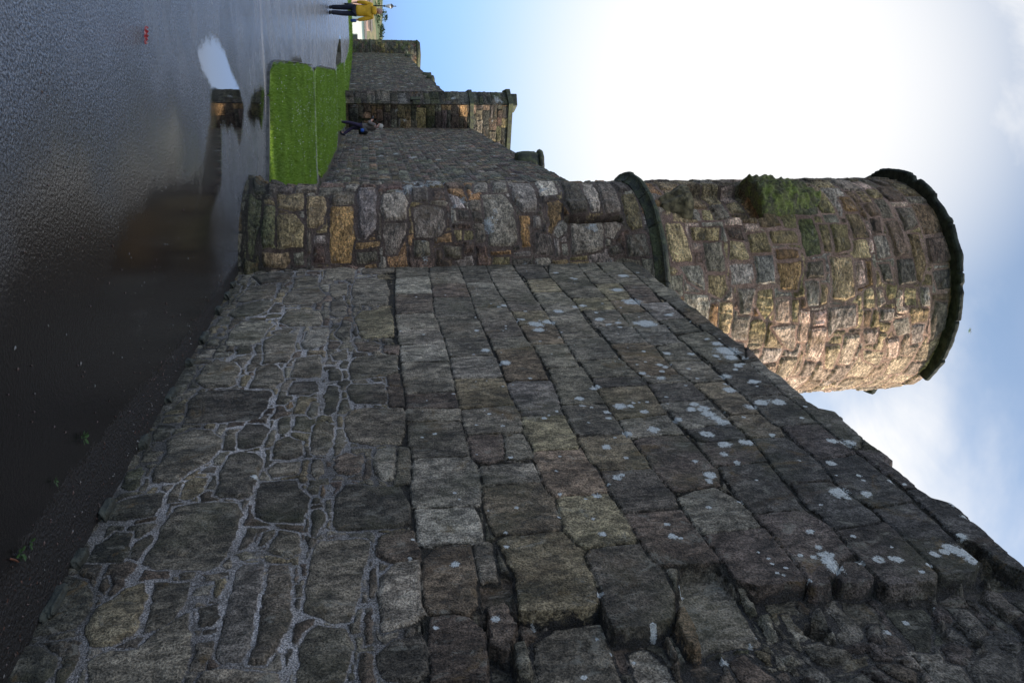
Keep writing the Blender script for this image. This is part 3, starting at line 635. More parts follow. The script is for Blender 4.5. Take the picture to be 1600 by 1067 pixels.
def build_wall():
    u = np.concatenate([np.arange(-0.2, 2.0, 0.011), np.arange(2.0, 5.45, 0.0065), np.arange(5.45, 8.2, 0.03)]); v = np.arange(-0.12, 3.9, 0.0085)
    hand = parse(WALL); rs = np.random.default_rng(11)
    a1 = auto_courses(-0.3, 8.3, -0.15, 1.22, 0.07, 0.14, 0.07, 0.2, 'gdrgyl', 0.018, rs)
    a2 = auto_courses(-0.3, 5.0, 1.22, 3.8, 0.19, 0.24, 0.2, 0.42, 'gdgdry', 0.004, rs)
    a3 = auto_courses(4.6, 8.3, 1.22, 3.8, 0.07, 0.16, 0.08, 0.25, 'grdegl', 0.02, rs)
    a2 = [q for q in a2 if np.mean([p[0] for p in q[1]]) < ledge_s(np.mean([p[1] for p in q[1]]))]; a3 = [q for q in a3 if np.mean([p[0] for p in q[1]]) >= ledge_s(np.mean([p[1] for p in q[1]]))]
    rec = lambda c, au: (-0.062+rs.uniform(-.02, .025)) if c[0] > (4.66 if au else ledge_s(c[1])) and c[1] > 1.3 else (0.004 if c[1] > 1.2 else 0)
    gap = lambda a, b: -0.016 if (b > 1.18 and a < ledge_s(b)) else 0.005
    vv = v[:, None]; ash = sstep(1.15, 1.25, vv)*(1-sstep(-.01, .01, u[None]-ledge_s(vv)))
    Ug, Vg, D, H, Cc, t = masonry(u, v, hand, a1+a2+a3, gap, lambda a, b: 0.009 if b < 1.2 else -0.002, 21, warp=0.017-0.010*ash, wfun=rec, autoclip=0.010, edge=0.014-0.0095*ash, gain=1.08, cvar=.7, tone=.62,
        hscale=lambda c: .13 if (c[1] > 1.2 and c[0] < ledge_s(c[1])) else .50)
    core = sstep(4.70, 4.72, Ug)*sstep(1.3, 1.36, Vg)
    base = -0.065*core+fbm(Ug*1.1, Vg*1.1, 77, 3)*0.02+fbm(Ug*30, Vg*30, 5, 3)*0.010
    rub = 1-sstep(1.15, 1.25, Vg+fbm(Ug*4, Vg*4, 3, 2)*0.06)
    base = base+rub*0.003-(1-rub)*0.007*(1-core)
    low = fbm(Ug*1.1, Vg*1.1, 77, 3)*0.02
    mort_h = base; h = mort_h*(1-t)+(H+low)*t
    for (a, b, r, dp_) in ((4.90, 2.62, .05, .16), ): h = h-dp_*sstep(r, r*0.5, np.hypot((Ug-a), (Vg-b)))
    mor = np.array([.50, .45, .42])*rub[..., None]+np.array([.075, .062, .048])*(1-rub[..., None]); mor = mor*(1-core[..., None])+np.array([.10, .088, .08])*core[..., None]
    mor = mor*(0.55+0.9*sstep(-.2, .25, fbm(Ug*2.2, Vg*2.2, 31, 4)))[..., None]
    # algae near the foot
    foot = sstep(0.35, 0.0, Vg+fbm(Ug*5, Vg*5, 9, 3)*0.3)[..., None]; Cc = Cc*(1-foot*0.6)+np.array([.045, .045, .028])*foot*0.6; mor = mor*(1-foot*0.7)+np.array([.06, .055, .04])*foot*0.7
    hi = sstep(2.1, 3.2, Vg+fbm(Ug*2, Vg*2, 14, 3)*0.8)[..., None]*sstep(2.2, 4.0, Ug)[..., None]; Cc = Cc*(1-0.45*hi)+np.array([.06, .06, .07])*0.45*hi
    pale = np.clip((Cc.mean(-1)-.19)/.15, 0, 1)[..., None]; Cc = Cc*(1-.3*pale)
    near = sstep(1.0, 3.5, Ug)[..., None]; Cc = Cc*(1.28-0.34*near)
    li = np.zeros(Ug.shape)
    spots = [tuple(float(k)/1000 for k in q.split(',')) for q in LICH.split()]
    for _ in range(170):
        a, b = rs.uniform(0.1, 5.0), rs.uniform(1.25, 3.5)
        spots.append((a, b, rs.uniform(0.003, 0.010)*(0.6+a*0.2)))
    for _ in range(20):
        a, b = rs.uniform(0.3, 4.7), rs.uniform(2.0, 3.5)
        for _ in range(rs.integers(1, 5)): spots.append((a+rs.normal(0, .03), b+rs.normal(0, .03), rs.uniform(0.010, 0.024)))
    for k, (a, b, r) in enumerate(spots):
        r *= 1.25; i0, i1 = np.searchsorted(u, [a-2*r, a+2*r]); j0, j1 = np.searchsorted(v, [b-2*r, b+2*r]); s = np.s_[j0:j1, i0:i1]
        if i1 <= i0 or j1 <= j0: continue
        d = np.hypot(Ug[s]-a, Vg[s]-b)/r+fbm(Ug[s]*30, Vg[s]*30, k, 2)*0.9; m = 1.0-d*0.6
        if k % 4 == 0 and r > 0.018: m = m-0.5*sstep(0.35, 0.0, d)
        li[s] = np.maximum(li[s], np.clip(m, 0, 1))
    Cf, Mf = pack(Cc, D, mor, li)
    # top outline: the crest follows the uppermost stones
    crest = np.interp(u, [-.2, .3, .9, 1.0, 1.6, 2.2, 2.3, 3.0, 3.3, 3.35, 3.85, 3.9, 4.25, 4.3, 4.7, 5, 8.3], [3.58, 3.60, 3.56, 3.59, 3.57, 3.585, 3.60, 3.57, 3.57, 3.64, 3.63, 3.56, 3.57, 3.61, 3.60, 3.57, 3.6])
    crest = crest+fbm(u*6, u*0, 55, 4)*0.06
    Vc = np.minimum(Vg, crest[None, :]); over = np.clip(Vg-crest[None, :], 0, None)
    h = h-np.where(over > 0, 0.02+over*1.9, 0)-0.035*sstep(0.05, 0.0, crest[None, :]-Vg)
    X = p0[None, None]-dv[None, None]*Ug[..., None]+nout[None, None]*h[..., None]; X[..., 2] = Vc+over*0.02
    nv, nu = Ug.shape
    back = X[-1].copy()-nout*0.25; back[:, 2] = 3.5; back2 = back.copy(); back2[:, 2] = -0.1
    Vt = np.concatenate([X.reshape(-1, 3), back, back2]); Q = [grid_quads(nv, nu, True)]
    i = (nv-1)*nu+np.arange(nu); k = nv*nu+np.arange(nu); k2 = k+nu
    Q.append(np.stack([i[:-1], k[:-1], k[1:], i[1:]], 1)); Q.append(np.stack([k[:-1], k2[:-1], k2[1:], k[1:]], 1))
    pad = lambda A: np.concatenate([A, A[-nu:], A[-nu:]])
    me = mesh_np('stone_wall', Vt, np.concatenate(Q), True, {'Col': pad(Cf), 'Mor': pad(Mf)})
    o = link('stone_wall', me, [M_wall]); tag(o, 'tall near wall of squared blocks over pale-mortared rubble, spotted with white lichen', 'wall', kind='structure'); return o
build_wall()

# ------------------------------------------------------------- round tower
TC = np.array([-0.4751874, 8.2663533]); TR = 1.1852585
def build_tower():
    root = empty('round_tower', (TC[0], TC[1], 0)); tag(root, 'tall round stone tower with moulded band and overhanging cap, beside the near wall', 'tower')
    u = np.concatenate([np.arange(-3.7235, -2.4, 0.06), np.arange(-2.4, 2.2, 0.0105), np.arange(2.2, 3.7235, 0.06)]); u[-1] = 3.72360
    v = np.arange(-0.1, 6.95, 0.0105); hand = parse(TOWER); rs = np.random.default_rng(5)
    a = auto_courses(-3.9, 3.9, -0.2, 3.8, 0.13, 0.26, 0.10, 0.34, 'glgdryol', 0.012, rs)+auto_courses(-3.9, 3.9, 3.8, 7.1, 0.14, 0.27, 0.13, 0.34, 'yRlYprlYoy', 0.016, rs)
    Ug, Vg, D, H, Cc, t = masonry(u, v, hand, a, 0.004, 0.010, 44, warp=0.016, edge=0.018, hscale=1.0, gain=1.38, autoclip=0.022, cvar=.8, tone=.36, jhalf=.005, tonec=(.215, .138, .088))
    base = fbm(Ug*30, Vg*30, 6, 3)*0.012+0.002; h = base*(1-t)+H*t
    up = sstep(3.6, 4.1, Vg)[..., None]; mor = np.array([.20, .14, .11])*(1-up)+np.array([.46, .29, .22])*up; mor = mor*(0.8+0.5*sstep(-.2, .2, fbm(Ug*3, Vg*3, 2, 3)))[..., None]
    # pink tone with sunlight painted in on the right side of the upper shaft, algae at the foot, darker grey towards the left
    pk = (sstep(0.35, 0.95, Ug+fbm(Ug*3, Vg*3, 8, 3)*0.6)[..., None])*up; Cc = Cc*(1-.5*pk)+np.array([.58, .42, .32])*.5*pk; mor = mor*(1-.5*pk)+np.array([.58, .36, .27])*.5*pk
    foot = sstep(0.42, 0.1, Vg+fbm(Ug*5, Vg*5, 9, 3)*0.35)[..., None]; Cc = Cc*(1-foot*0.8)+np.array([.035, .04, .02])*foot*0.8; mor = mor*(1-foot*0.85)+np.array([.03, .03, .02])*foot*0.85
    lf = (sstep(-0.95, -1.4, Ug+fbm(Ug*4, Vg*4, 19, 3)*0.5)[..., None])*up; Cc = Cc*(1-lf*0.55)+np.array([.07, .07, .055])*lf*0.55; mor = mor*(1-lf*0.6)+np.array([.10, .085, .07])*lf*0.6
    gm = np.exp(-(((Ug+0.72)/0.30)**2+((Vg-5.35)/0.36)**2))[..., None]*0.75; Cc = Cc*(1-gm)+np.array([.085, .095, .022])*gm
    lich = sstep(0.16, 0.34, fbm(Ug*5, Vg*5, 71, 4)+0.06*(Vg < 3.7))*0.5*(Vg < 3.75)*(Vg > 0.9)
    # base course, slot window, niche
    h = h+0.03*sstep(0.30, 0.22, Vg+fbm(Ug*3, Vg*3, 2, 2)*.1)+0.05*sstep(0.12, 0.07, Vg)
    slit = (sstep(0.036, 0.022, np.abs(Ug+0.685)))*(sstep(2.93, 2.96, Vg)*sstep(3.51, 3.48, Vg)); h = h*(1-slit)-0.28*slit
    roll = sstep(0.16, 0.05, np.abs(Ug+0.81))*(sstep(2.93, 2.96, Vg)*sstep(3.51, 3.48, Vg))*sstep(-0.70, -0.73, Ug); h = h+0.045*roll
    nic = sstep(-1.30, -1.27, Ug)*sstep(-0.66, -0.69, Ug)*sstep(4.19, 4.22, Vg)*sstep(4.96, 4.93, Vg); h = h-0.13*nic
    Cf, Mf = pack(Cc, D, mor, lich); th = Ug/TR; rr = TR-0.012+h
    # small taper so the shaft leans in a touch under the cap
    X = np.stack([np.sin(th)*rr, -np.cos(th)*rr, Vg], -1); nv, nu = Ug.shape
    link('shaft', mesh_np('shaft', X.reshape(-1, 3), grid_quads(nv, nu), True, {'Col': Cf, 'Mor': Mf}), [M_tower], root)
    def ring(name, prof, mat, amp, th0=-math.pi, th1=math.pi, dth=0.008, seed=1, ragged=None, part=root, carve=None, joints=0):
        thh = np.arange(th0, th1+dth, dth); k = len(prof); T, K = np.meshgrid(thh, np.arange(k))
        pr = np.array(prof); r_ = pr[K, 0]; z_ = pr[K, 1].astype(float)
        nz = fbm(T*7, z_*9, seed, 4)*amp*2; r_ = r_+np.where(r_ > TR-0.02, nz, 0); z_ = z_+fbm(T*6+7, r_*5, seed+4, 4)*amp*1.2
        if joints: ph = (T*joints/(2*math.pi)+fbm(T*2, T*0, 9, 2)*.5) % 1.0; jn = np.minimum(ph, 1-ph)*(2*math.pi/joints); r_ = np.where(r_ > TR-.02, r_-.022*sstep(.012, .0, jn)+(lattice(np.floor(T*joints/(2*math.pi)+fbm(T*2, T*0, 9, 2)*.5)*1.37+3, z_*0, 4)-.5)*.02, r_)
        if carve: r_ = r_+carve(T, z_)
        if ragged is not None: r_ = np.where(pr[K, 0] > TR, r_-ragged(T), r_)
        X = np.stack([np.sin(T)*r_, -np.cos(T)*r_, z_], -1); i = np.arange(X.shape[0]*X.shape[1]).reshape(X.shape[:2])
        me = mesh_np(name, X.reshape(-1, 3), grid_quads(*X.shape[:2], flip=False), False)
        if th1-th0 < 6:
            bm = bmesh.new(); bm.from_mesh(me); bm.verts.ensure_lookup_table()
            for cidx in (0, X.shape[1]-1):
                try: bm.faces.new([bm.verts[int(q)] for q in i[:, cidx]])
                except ValueError: pass
            bmesh.ops.recalc_face_normals(bm, faces=bm.faces); bm.to_mesh(me); bm.free()
        return link(name, me, [mat], part)
    ring('string_course', [(TR-.1, 3.73), (TR+.005, 3.74), (TR+.03, 3.77), (TR+.055, 3.79), (TR+.09, 3.805), (TR+.095, 3.825), (TR+.085, 3.845), (TR+.03, 3.875), (TR-.02, 3.90), (TR-.1, 3.90)], M_ledge, 0.012, seed=3, joints=15)
    ring('cap_slab', [(0.02, 6.84), (TR-.05, 6.84), (TR+.04, 6.845), (TR+.095, 6.848), (TR+.115, 6.86), (TR+.12, 6.88), (TR+.11, 6.905), (TR+.07, 6.93), (TR-.1, 6.95), (0.02, 6.97)], M_dark, 0.022, seed=9, dth=0.006, joints=17,
         ragged=lambda T: 0.115*sstep(0.98, 1.03, T)*sstep(1.75, 1.7, T)+0.03*sstep(.1, .2, fbm(T*5, T*0, 6, 3)))
    # bracket and canopy of the empty statue niche
    fl = lambda T, z: 0.012*np.abs(np.sin(T*52))-0.02*sstep(.62, .5, np.abs(T+.85)*0+.55)
    def block(name, tc, prof, mat, seed, carve, dth=0.006):
        # prof rows: (half width in rad, outward, z)
        k = len(prof); pr = np.array(prof); s = np.linspace(-1, 1, 60); S, K = np.meshgrid(s, np.arange(k))
        hw = pr[K, 0]; bulge = np.clip(1-np.abs(S)**3.2, 0, 1)
        r_ = TR-0.06+(pr[K, 1]+0.06)*bulge; z_ = pr[K, 2]+0; T = tc+S*hw
        r_ = r_+(fbm(T*14, z_*12, seed, 4)*0.05+carve(T, z_))*bulge; z_ = z_+fbm(T*9, z_*8+5, seed+2, 3)*0.02
        X = np.stack([np.sin(T)*r_, -np.cos(T)*r_, z_], -1)
        return link(name, mesh_np(name, X.reshape(-1, 3), grid_quads(*X.shape[:2]), True), [mat], root)
    pb = [(.05, 0.0, 3.93), (.10, .03, 3.95), (.13, .07, 4.02), (.17, .105, 4.09), (.21, .13, 4.13), (.215, .145, 4.15), (.22, .15, 4.20), (.22, .15, 4.205), (.22, -.05, 4.21)]
    pb = [tuple(np.array(a)*(1-f)+np.array(b)*f) for a, b in zip(pb[:-1], pb[1:]) for f in np.linspace(0, 1, 6)[:-1]]+[pb[-1]]
    block('statue_bracket', -.76, pb, M_brk, 13, lambda T, z: 0.016*np.sin(T*60)*(z < 4.13))
    pc = [(.29, -.05, 4.94), (.29, .11, 4.945), (.30, .145, 4.96), (.30, .15, 5.08), (.29, .14, 5.2), (.28, .12, 5.33), (.25, .09, 5.45), (.22, .07, 5.55), (.16, .03, 5.66), (.12, -.04, 5.70)]
    pc = [tuple(np.array(a)*(1-f)+np.array(b)*f) for a, b in zip(pc[:-1], pc[1:]) for f in np.linspace(0, 1, 8)[:-1]]+[pc[-1]]
    block('niche_canopy', -.86, pc, M_moss, 17, lambda T, z: 0.030*np.sin(T*44+2*np.sin(z*20))*np.sin(z*48)*(z > 4.95))
    return root
build_tower()

# ------------------------------------------------------------- distant walls and towers
def face_mesh(name, A, B, zt0, zt1, out, res, hs, wsz, codes, seed, mor, gain=0.9, depth=0.9, relief=1.0, warp=.02, parent=None, mat=None, z0=-0.2, rel=(0, 0, 0), holes=(), wig=0.05):
    A = np.array(A, float); B = np.array(B, float); Ln = np.linalg.norm(B-A); d = (B-A)/Ln; out = np.array(out)
    u = np.arange(0, Ln+res*.5, Ln/max(1, round(Ln/res))); zt = max(zt0, zt1); v = np.arange(z0, zt+0.05, res); rs = np.random.default_rng(seed)
    st = auto_courses(-0.5, Ln+.5, z0-.1, zt+.3, hs[0], hs[1], wsz[0], wsz[1], codes, 0.02, rs)
    Ug, Vg, D, H, Cc, t = masonry(u, v, [], st, .01, res*0.3, seed, warp=warp, edge=res*1.2, hscale=relief, gain=gain, tone=.35, cvar=1.9)
    h = H*t+(fbm(Ug*.5, Vg*.5, seed, 3)*.1); crest = zt0+(zt1-zt0)*(Ug[0]/Ln)+fbm(Ug[0]*1.3, Ug[0]*0, seed, 4)*wig*2
    for (ha, hb, hc, hd, dp_) in holes: h = h-dp_*((Ug > ha) & (Ug < hb) & (Vg > hc) & (Vg < hd))
    Vc = np.minimum(Vg, crest[None]); mr = np.ones(Ug.shape+(3,))*np.array(mor)
    foot = sstep(0.5, 0.1, Vg+fbm(Ug, Vg, 3, 3)*.6)[..., None]; Cc = Cc*(1-foot*.5)+np.array([.16, .13, .04])*foot*.5*sstep(.02, .12, fbm(Ug*.9, Vg*.9, 12, 3))[..., None]+Cc*0
    Cf, Mf = pack(Cc, D, mr, 0.5*sstep(.15, .3, fbm(Ug*2, Vg*2, seed+3, 4)))
    X = np.zeros(Ug.shape+(3,)); X[..., :2] = A+d*Ug[..., None]+out*h[..., None]; X[..., 2] = Vc; nv, nu = Ug.shape
    b1 = X[-1].copy(); b1[:, :2] -= out*depth; b2 = b1.copy(); b2[:, 2] = z0
    f0 = X[:, 0].copy(); Vt = np.concatenate([X.reshape(-1, 3), b1, b2])-np.array(rel); k = nv*nu+np.arange(nu); i = (nv-1)*nu+np.arange(nu); k2 = k+nu
    flip = (d[0]*out[1]-d[1]*out[0]) > 0
    Q = np.concatenate([grid_quads(nv, nu, flip), np.stack([i[:-1], k[:-1], k[1:], i[1:]], 1), np.stack([k[:-1], k2[:-1], k2[1:], k[1:]], 1)])
    col = np.arange(nv)*nu
    for c in (0, nu-1):  # end faces
        a_ = nv*nu+c; b_ = a_+nu
        Q = np.concatenate([Q, np.stack([col[:-1]+c, col[1:]+c, np.full(nv-1, a_), np.full(nv-1, a_)], 1)[:0]])
    Q = np.concatenate([Q, [[c_, (nv-1)*nu+cc, nv*nu+cc, nv*nu+nu+cc] for cc, c_ in ((0, 0), (nu-1, nu-1))]])
    pad = lambda a: np.concatenate([a, a[-nu:], a[-nu:]])
    return link(name, mesh_np(name, Vt, Q, False, {'Col': pad(Cf), 'Mor': pad(Mf)}), [mat or M_far], parent)
pv = np.array([-.3213980, .9469442]); pl = np.array([-.9469442, -.3213980])
w2 = face_mesh('curtain_wall', (-0.60, 9.6), (-11.2, 40.9), 6.05, 6.35, pl, 0.03, (.15, .32), (.22, .6), 'grgdrRg', 3, (.26, .215, .18), gain=1.15, relief=.7, depth=1.0, wig=.06)
tag(w2, 'long grey-brown rubble wall running from the round tower to the square tower', 'wall', kind='structure')
w3 = face_mesh('curtain_wall', (-12.2, 41.1), (-26.2, 71.0), 6.0, 4.5, np.array([-.90, -.426]), 0.07, (.14, .3), (.2, .6), 'gRgrrg', 8, (.14, .115, .09), gain=.95, relief=.6, depth=1.0, wig=.12)
tag(w3, 'farther curtain wall with sloping broken crest behind the square tower', 'wall', kind='structure')

def prism_mesh(name, pts, z0, z1, mat, parent, bev=0.02, top=None):
    bm = bmesh.new(); lo = [bm.verts.new((x, y, z0)) for x, y in pts]; hi = [bm.verts.new((x, y, z1)) for x, y in (top or pts)]
    bm.faces.new(lo); bm.faces.new(hi); n = len(pts)
    for i in range(n): bm.faces.new([lo[i], lo[(i+1) % n], hi[(i+1) % n], hi[i]])
    bmesh.ops.recalc_face_normals(bm, faces=bm.faces)
    if bev: bmesh.ops.bevel(bm, geom=list(bm.edges), offset=bev, segments=2, affect='EDGES', profile=.6)
    me = bpy.data.meshes.new(name); bm.to_mesh(me); bm.free(); return link(name, me, [mat], parent)
def square_tower():
    o = np.array([-11.1, 40.56]); root = empty('square_tower', (o[0], o[1], 0)); tag(root, 'blocky buttress tower of mossy ochre stone with ledges, midway along the far wall', 'tower')
    rel = (o[0], o[1], 0)
    B = np.array([-12.18, 40.18]); A = B+np.array([.83, .56])*2.3; Cc_ = np.array([-13.05, 40.84]); Dd = np.array([-13.3, 41.9])
    q = dict(codes='yrogdeydrg', mor=(.07, .06, .045), relief=1.4, depth=.5, parent=root, rel=rel, wig=.01)
    f1 = face_mesh('tower_face', A, B, 8.5, 8.5, np.array([.56, -.83]), 0.035, (.25, .5), (.4, 1.0), seed=31, gain=1.15, holes=((1.42, 1.58, .75, 1.55, .3), (1.35, 1.65, .62, .80, .3)), **q)
    f2 = face_mesh('tower_face', B, Cc_, 8.5, 8.5, np.array([-.6, -.8]), 0.05, (.25, .5), (.4, 1.0), seed=32, gain=.85, **{**q, 'codes': 'gdgdeg'})
    f3 = face_mesh('tower_face', Cc_, Dd, 8.5, 8.5, np.array([-.98, -.2]), 0.06, (.25, .5), (.4, 1.0), seed=33, gain=.85, **{**q, 'codes': 'gdgdeg'})
    E1 = A+pv*1.6; pts = [A, B, Cc_, Dd, E1]
    def grow(k): c = np.mean(pts, 0); return [tuple(c+(p-c)*(1+k)-o) for p in pts]
    prism_mesh('string_course', grow(.10), 6.30, 6.50, M_ledge, root); prism_mesh('cap_slab', grow(.14), 8.30, 8.52, M_ledge, root)
    prism_mesh('tower_core', grow(-.2), 0, 8.25, M_ledge, root, 0)
    c = np.mean(pts, 0)-o
    prism_mesh('merlon', [(c[0]-1.0, c[1]-.9), (c[0]-.35, c[1]-.95), (c[0]-.3, c[1]+.2), (c[0]-1.0, c[1]+.3)], 8.50, 8.85, M_ledge, root, .06)
    prism_mesh('corbel', [(-1.25, -.55), (-1.05, -.55), (-1.05, -.2), (-1.25, -.2)], 3.4, 3.75, M_ledge, root, .03)
    prism_mesh('corbel', [(-1.55, -.2), (-1.35, -.35), (-1.25, 0), (-1.5, 0)], 3.3, 3.8, M_ledge, root, .03)
square_tower()
def lathe_mesh(name, prof, mat, parent, seg=48, amp=0.0, seed=1, loc=(0, 0)):
    th = np.linspace(0, 2*math.pi, seg+1); T, K = np.meshgrid(th, np.arange(len(prof))); pr = np.array(prof, float); r_ = pr[K, 0]; z_ = pr[K, 1]
    if amp: r_ = r_+fbm(np.cos(T)*3+9, np.sin(T)*3+z_*2, seed, 3)*amp*np.minimum(1, r_/.05)
    X = np.stack([loc[0]+np.cos(T)*r_, loc[1]+np.sin(T)*r_, z_], -1); return link(name, mesh_np(name, X.reshape(-1, 3), grid_quads(*X.shape[:2]), True), [mat], parent)
def end_turret():
    root = empty('corner_turret', (-26.05, 71.2, 0)); tag(root, 'farthest round stone turret at the end of the wall, by the white house', 'tower')
    u = np.arange(-3.77, 3.78, 0.09); v = np.arange(-.3, 5.75, 0.08); rs = np.random.default_rng(2); r0 = 1.2
    st = auto_courses(-4, 4, -.3, 6, .16, .3, .2, .5, 'gdyrge', .02, rs); Ug, Vg, D, H, Cc, t = masonry(u, v, [], st, .01, .012, 9, warp=.02, edge=.08, hscale=1.5, gain=.95)
    Cf, Mf = pack(Cc, D, np.ones(Ug.shape+(3,))*np.array([.10, .085, .06]), np.zeros(Ug.shape)); rr = r0+H*t; th = Ug/1.2
    X = np.stack([np.sin(th)*rr, -np.cos(th)*rr, Vg], -1); link('shaft', mesh_np('shaft', X.reshape(-1, 3), grid_quads(*Ug.shape), False, {'Col': Cf, 'Mor': Mf}), [M_far], root)
    lathe_mesh('cap_slab', [(0.01, 5.60), (1.26, 5.62), (1.30, 5.72), (1.1, 5.95), (.01, 6.05)], M_ledge, root, amp=.15)
    lathe_mesh('string_course', [(1.1, 1.5), (1.27, 1.52), (1.27, 1.62), (1.1, 1.66)], M_ledge, root, amp=.05)
end_turret()
# stump on the wall walk and broken crest stones
def rock(name, loc, size, mat, seed, sub=3, amp=.25, rz=0, parent=None):
    bm = bmesh.new(); bmesh.ops.create_icosphere(bm, subdivisions=sub, radius=1)
    for v in bm.verts:
        p = v.co; q = Vector([math.copysign(abs(c)**.55, c) for c in p]); k = 1+amp*float(fbm(np.array([p.x*2+seed]), np.array([p.y*2+p.z*3]), seed, 4)[0])*1.6
        v.co = Vector((q.x*size[0]*k, q.y*size[1]*k, q.z*size[2]*k))
    for f in bm.faces: f.smooth = True
    me = bpy.data.meshes.new(name); bm.to_mesh(me); bm.free(); o = link(name, me, [mat], parent); o.location = loc; o.rotation_euler = (0, 0, rz); return o
tr = empty('turret_stub', (-5.72, 25.3, 5.92), R(-19)); tag(tr, 'short rounded stone stump with a flat cap, on top of the far wall', 'turret')
lathe_mesh('drum', [(.01, -.1), (.40, -.1), (.42, .1), (.44, .3), (.43, .5), (.36, .62), (.01, .64)], M_ledge, tr, amp=.16, seed=5)
lathe_mesh('cap_slab', [(.01, .60), (.47, .61), (.50, .68), (.46, .75), (.01, .78)], M_ledge, tr, amp=.1, seed=8)
def on_w2(t, z, off=0.3): p = np.array([-4.01, 19.67])+pv*t-pl*off; return (p[0], p[1], z)
CL = ['largest dark crest stone of the far wall, closest to the round tower', 'second dark crest stone of the far wall counted from the round tower', 'third dark crest stone of the far wall, a little short of the stump', 'smallest dark crest stone, right beside the rounded stump on the far wall']
for k, (t, sx_, sz_) in enumerate([(.6, .8, .16), (2.2, .6, .17), (3.5, .5, .16), (4.7, .45, .14)]):
    tag(rock('crest_stone', on_w2(t, 6.12), (.3, sx_*.55, sz_), M_ledge, 3+k, rz=R(19)), CL[k], 'stone', 'loose stones on the wall crest')
for k, (t, h_) in enumerate([(36.5, .3), (38.5, .35), (52.0, .3)]):
    p = np.array([-4.01, 19.67])*0+np.array([-15.416, 47.951])+np.array([-.42629, .904586])*(t-30); zt = 6.0-1.5*((t-22.5)/33)
    tag(rock('crest_stone', (p[0]+.3, p[1], zt+.05), (.35, .5, h_), M_ledge, 13+k), ['ragged stone on the sloping crest of the farthest wall, close to the square tower', 'taller ragged stone second from the square tower on the sloping crest', 'ragged stone on the low end of the sloping crest, by the corner turret'][k], 'stone', 'ragged stones on the farthest wall')

# ------------------------------------------------------------- ground, road, lawns
def ground_sheet():
    xs = np.concatenate([-np.geomspace(1500, 60, 30), np.arange(-58, 30, 2.0), np.geomspace(30, 900, 20)]); ys = np.concatenate([-np.geomspace(500, 10, 14), np.arange(-9, 100, 1.5), np.geomspace(101, 2500, 34)])
    X, Y = np.meshgrid(xs, ys); Z = -0.012-5.9*sstep(73, 100, Y+np.maximum(0, -X-60)*.3)+fbm(X*.05, Y*.05, 4, 3)*1.0*sstep(78, 110, Y)
    q = NT('turf_ground'); P = q.n('ShaderNodeTexCoord').outputs['Object']
    c = q.mix(q.ramp(q.noise(P, .35, 5, .6), .35, .65), (.06, .13, .02, 1), (.10, .18, .03, 1)); c = q.mix(1.0, c, q.gray(q.ramp(q.noise(P, 12, 4, .7), .3, .7, .6, 1.4)), 'MULTIPLY')
    q.L.new(c, q.b.inputs['Base Color']); q.b.inputs['Roughness'].default_value = .95
    tag(link('ground', mesh_np('ground', np.stack([X, Y, Z], -1).reshape(-1, 3), grid_quads(*X.shape)), [q.m]), kind='structure')
ground_sheet()
PUD = [
 [(-2.13,5.75),(-2.32,6.1),(-2.5,6.48),(-2.53,6.84),(-2.44,7.14),(-2.41,7.49),(-2.32,7.73),(-2.01,7.58),(-1.84,7.41),(-1.93,7.25),(-1.93,7.02),(-1.85,6.84),(-1.84,6.68),(-1.79,6.52),(-1.57,6.49),(-1.32,6.46),(-1.07,6.09),(-.8,5.79),(-.66,5.47),(-.6,4.95),(-.96,5.52),(-1.27,5.77),(-1.51,5.93),(-1.77,6.11),(-1.97,6.19),(-2.0,5.88)],
 [(-.6,4.95),(-.96,5.52),(-1.3,5.8),(-1.1,5.3),(-.98,4.9),(-.9,4.5),(-.6,3.9),(-.3,3.6),(-.1,4.1)],
 [(-2.29,7.86),(-2.47,8.12),(-2.74,8.53),(-2.94,9.07),(-2.96,9.3),(-2.77,9.21),(-2.45,8.93),(-2.43,8.58),(-2.27,8.4),(-2.26,8.13)],
 [(-15.02,38.4),(-13.05,34.6),(-11.6,32.0),(-10.85,30.9),(-12.3,35.9),(-14.1,38.9)],
 [(-4.71,13.03),(-5.3,14.69),(-5.18,14.87),(-5.49,16.01),(-7.31,21.14),(-9.98,28.83),(-10.23,29.82),(-7.23,21.09),(-5.69,16.66),(-5.2,15.0),(-4.22,12.16)]]
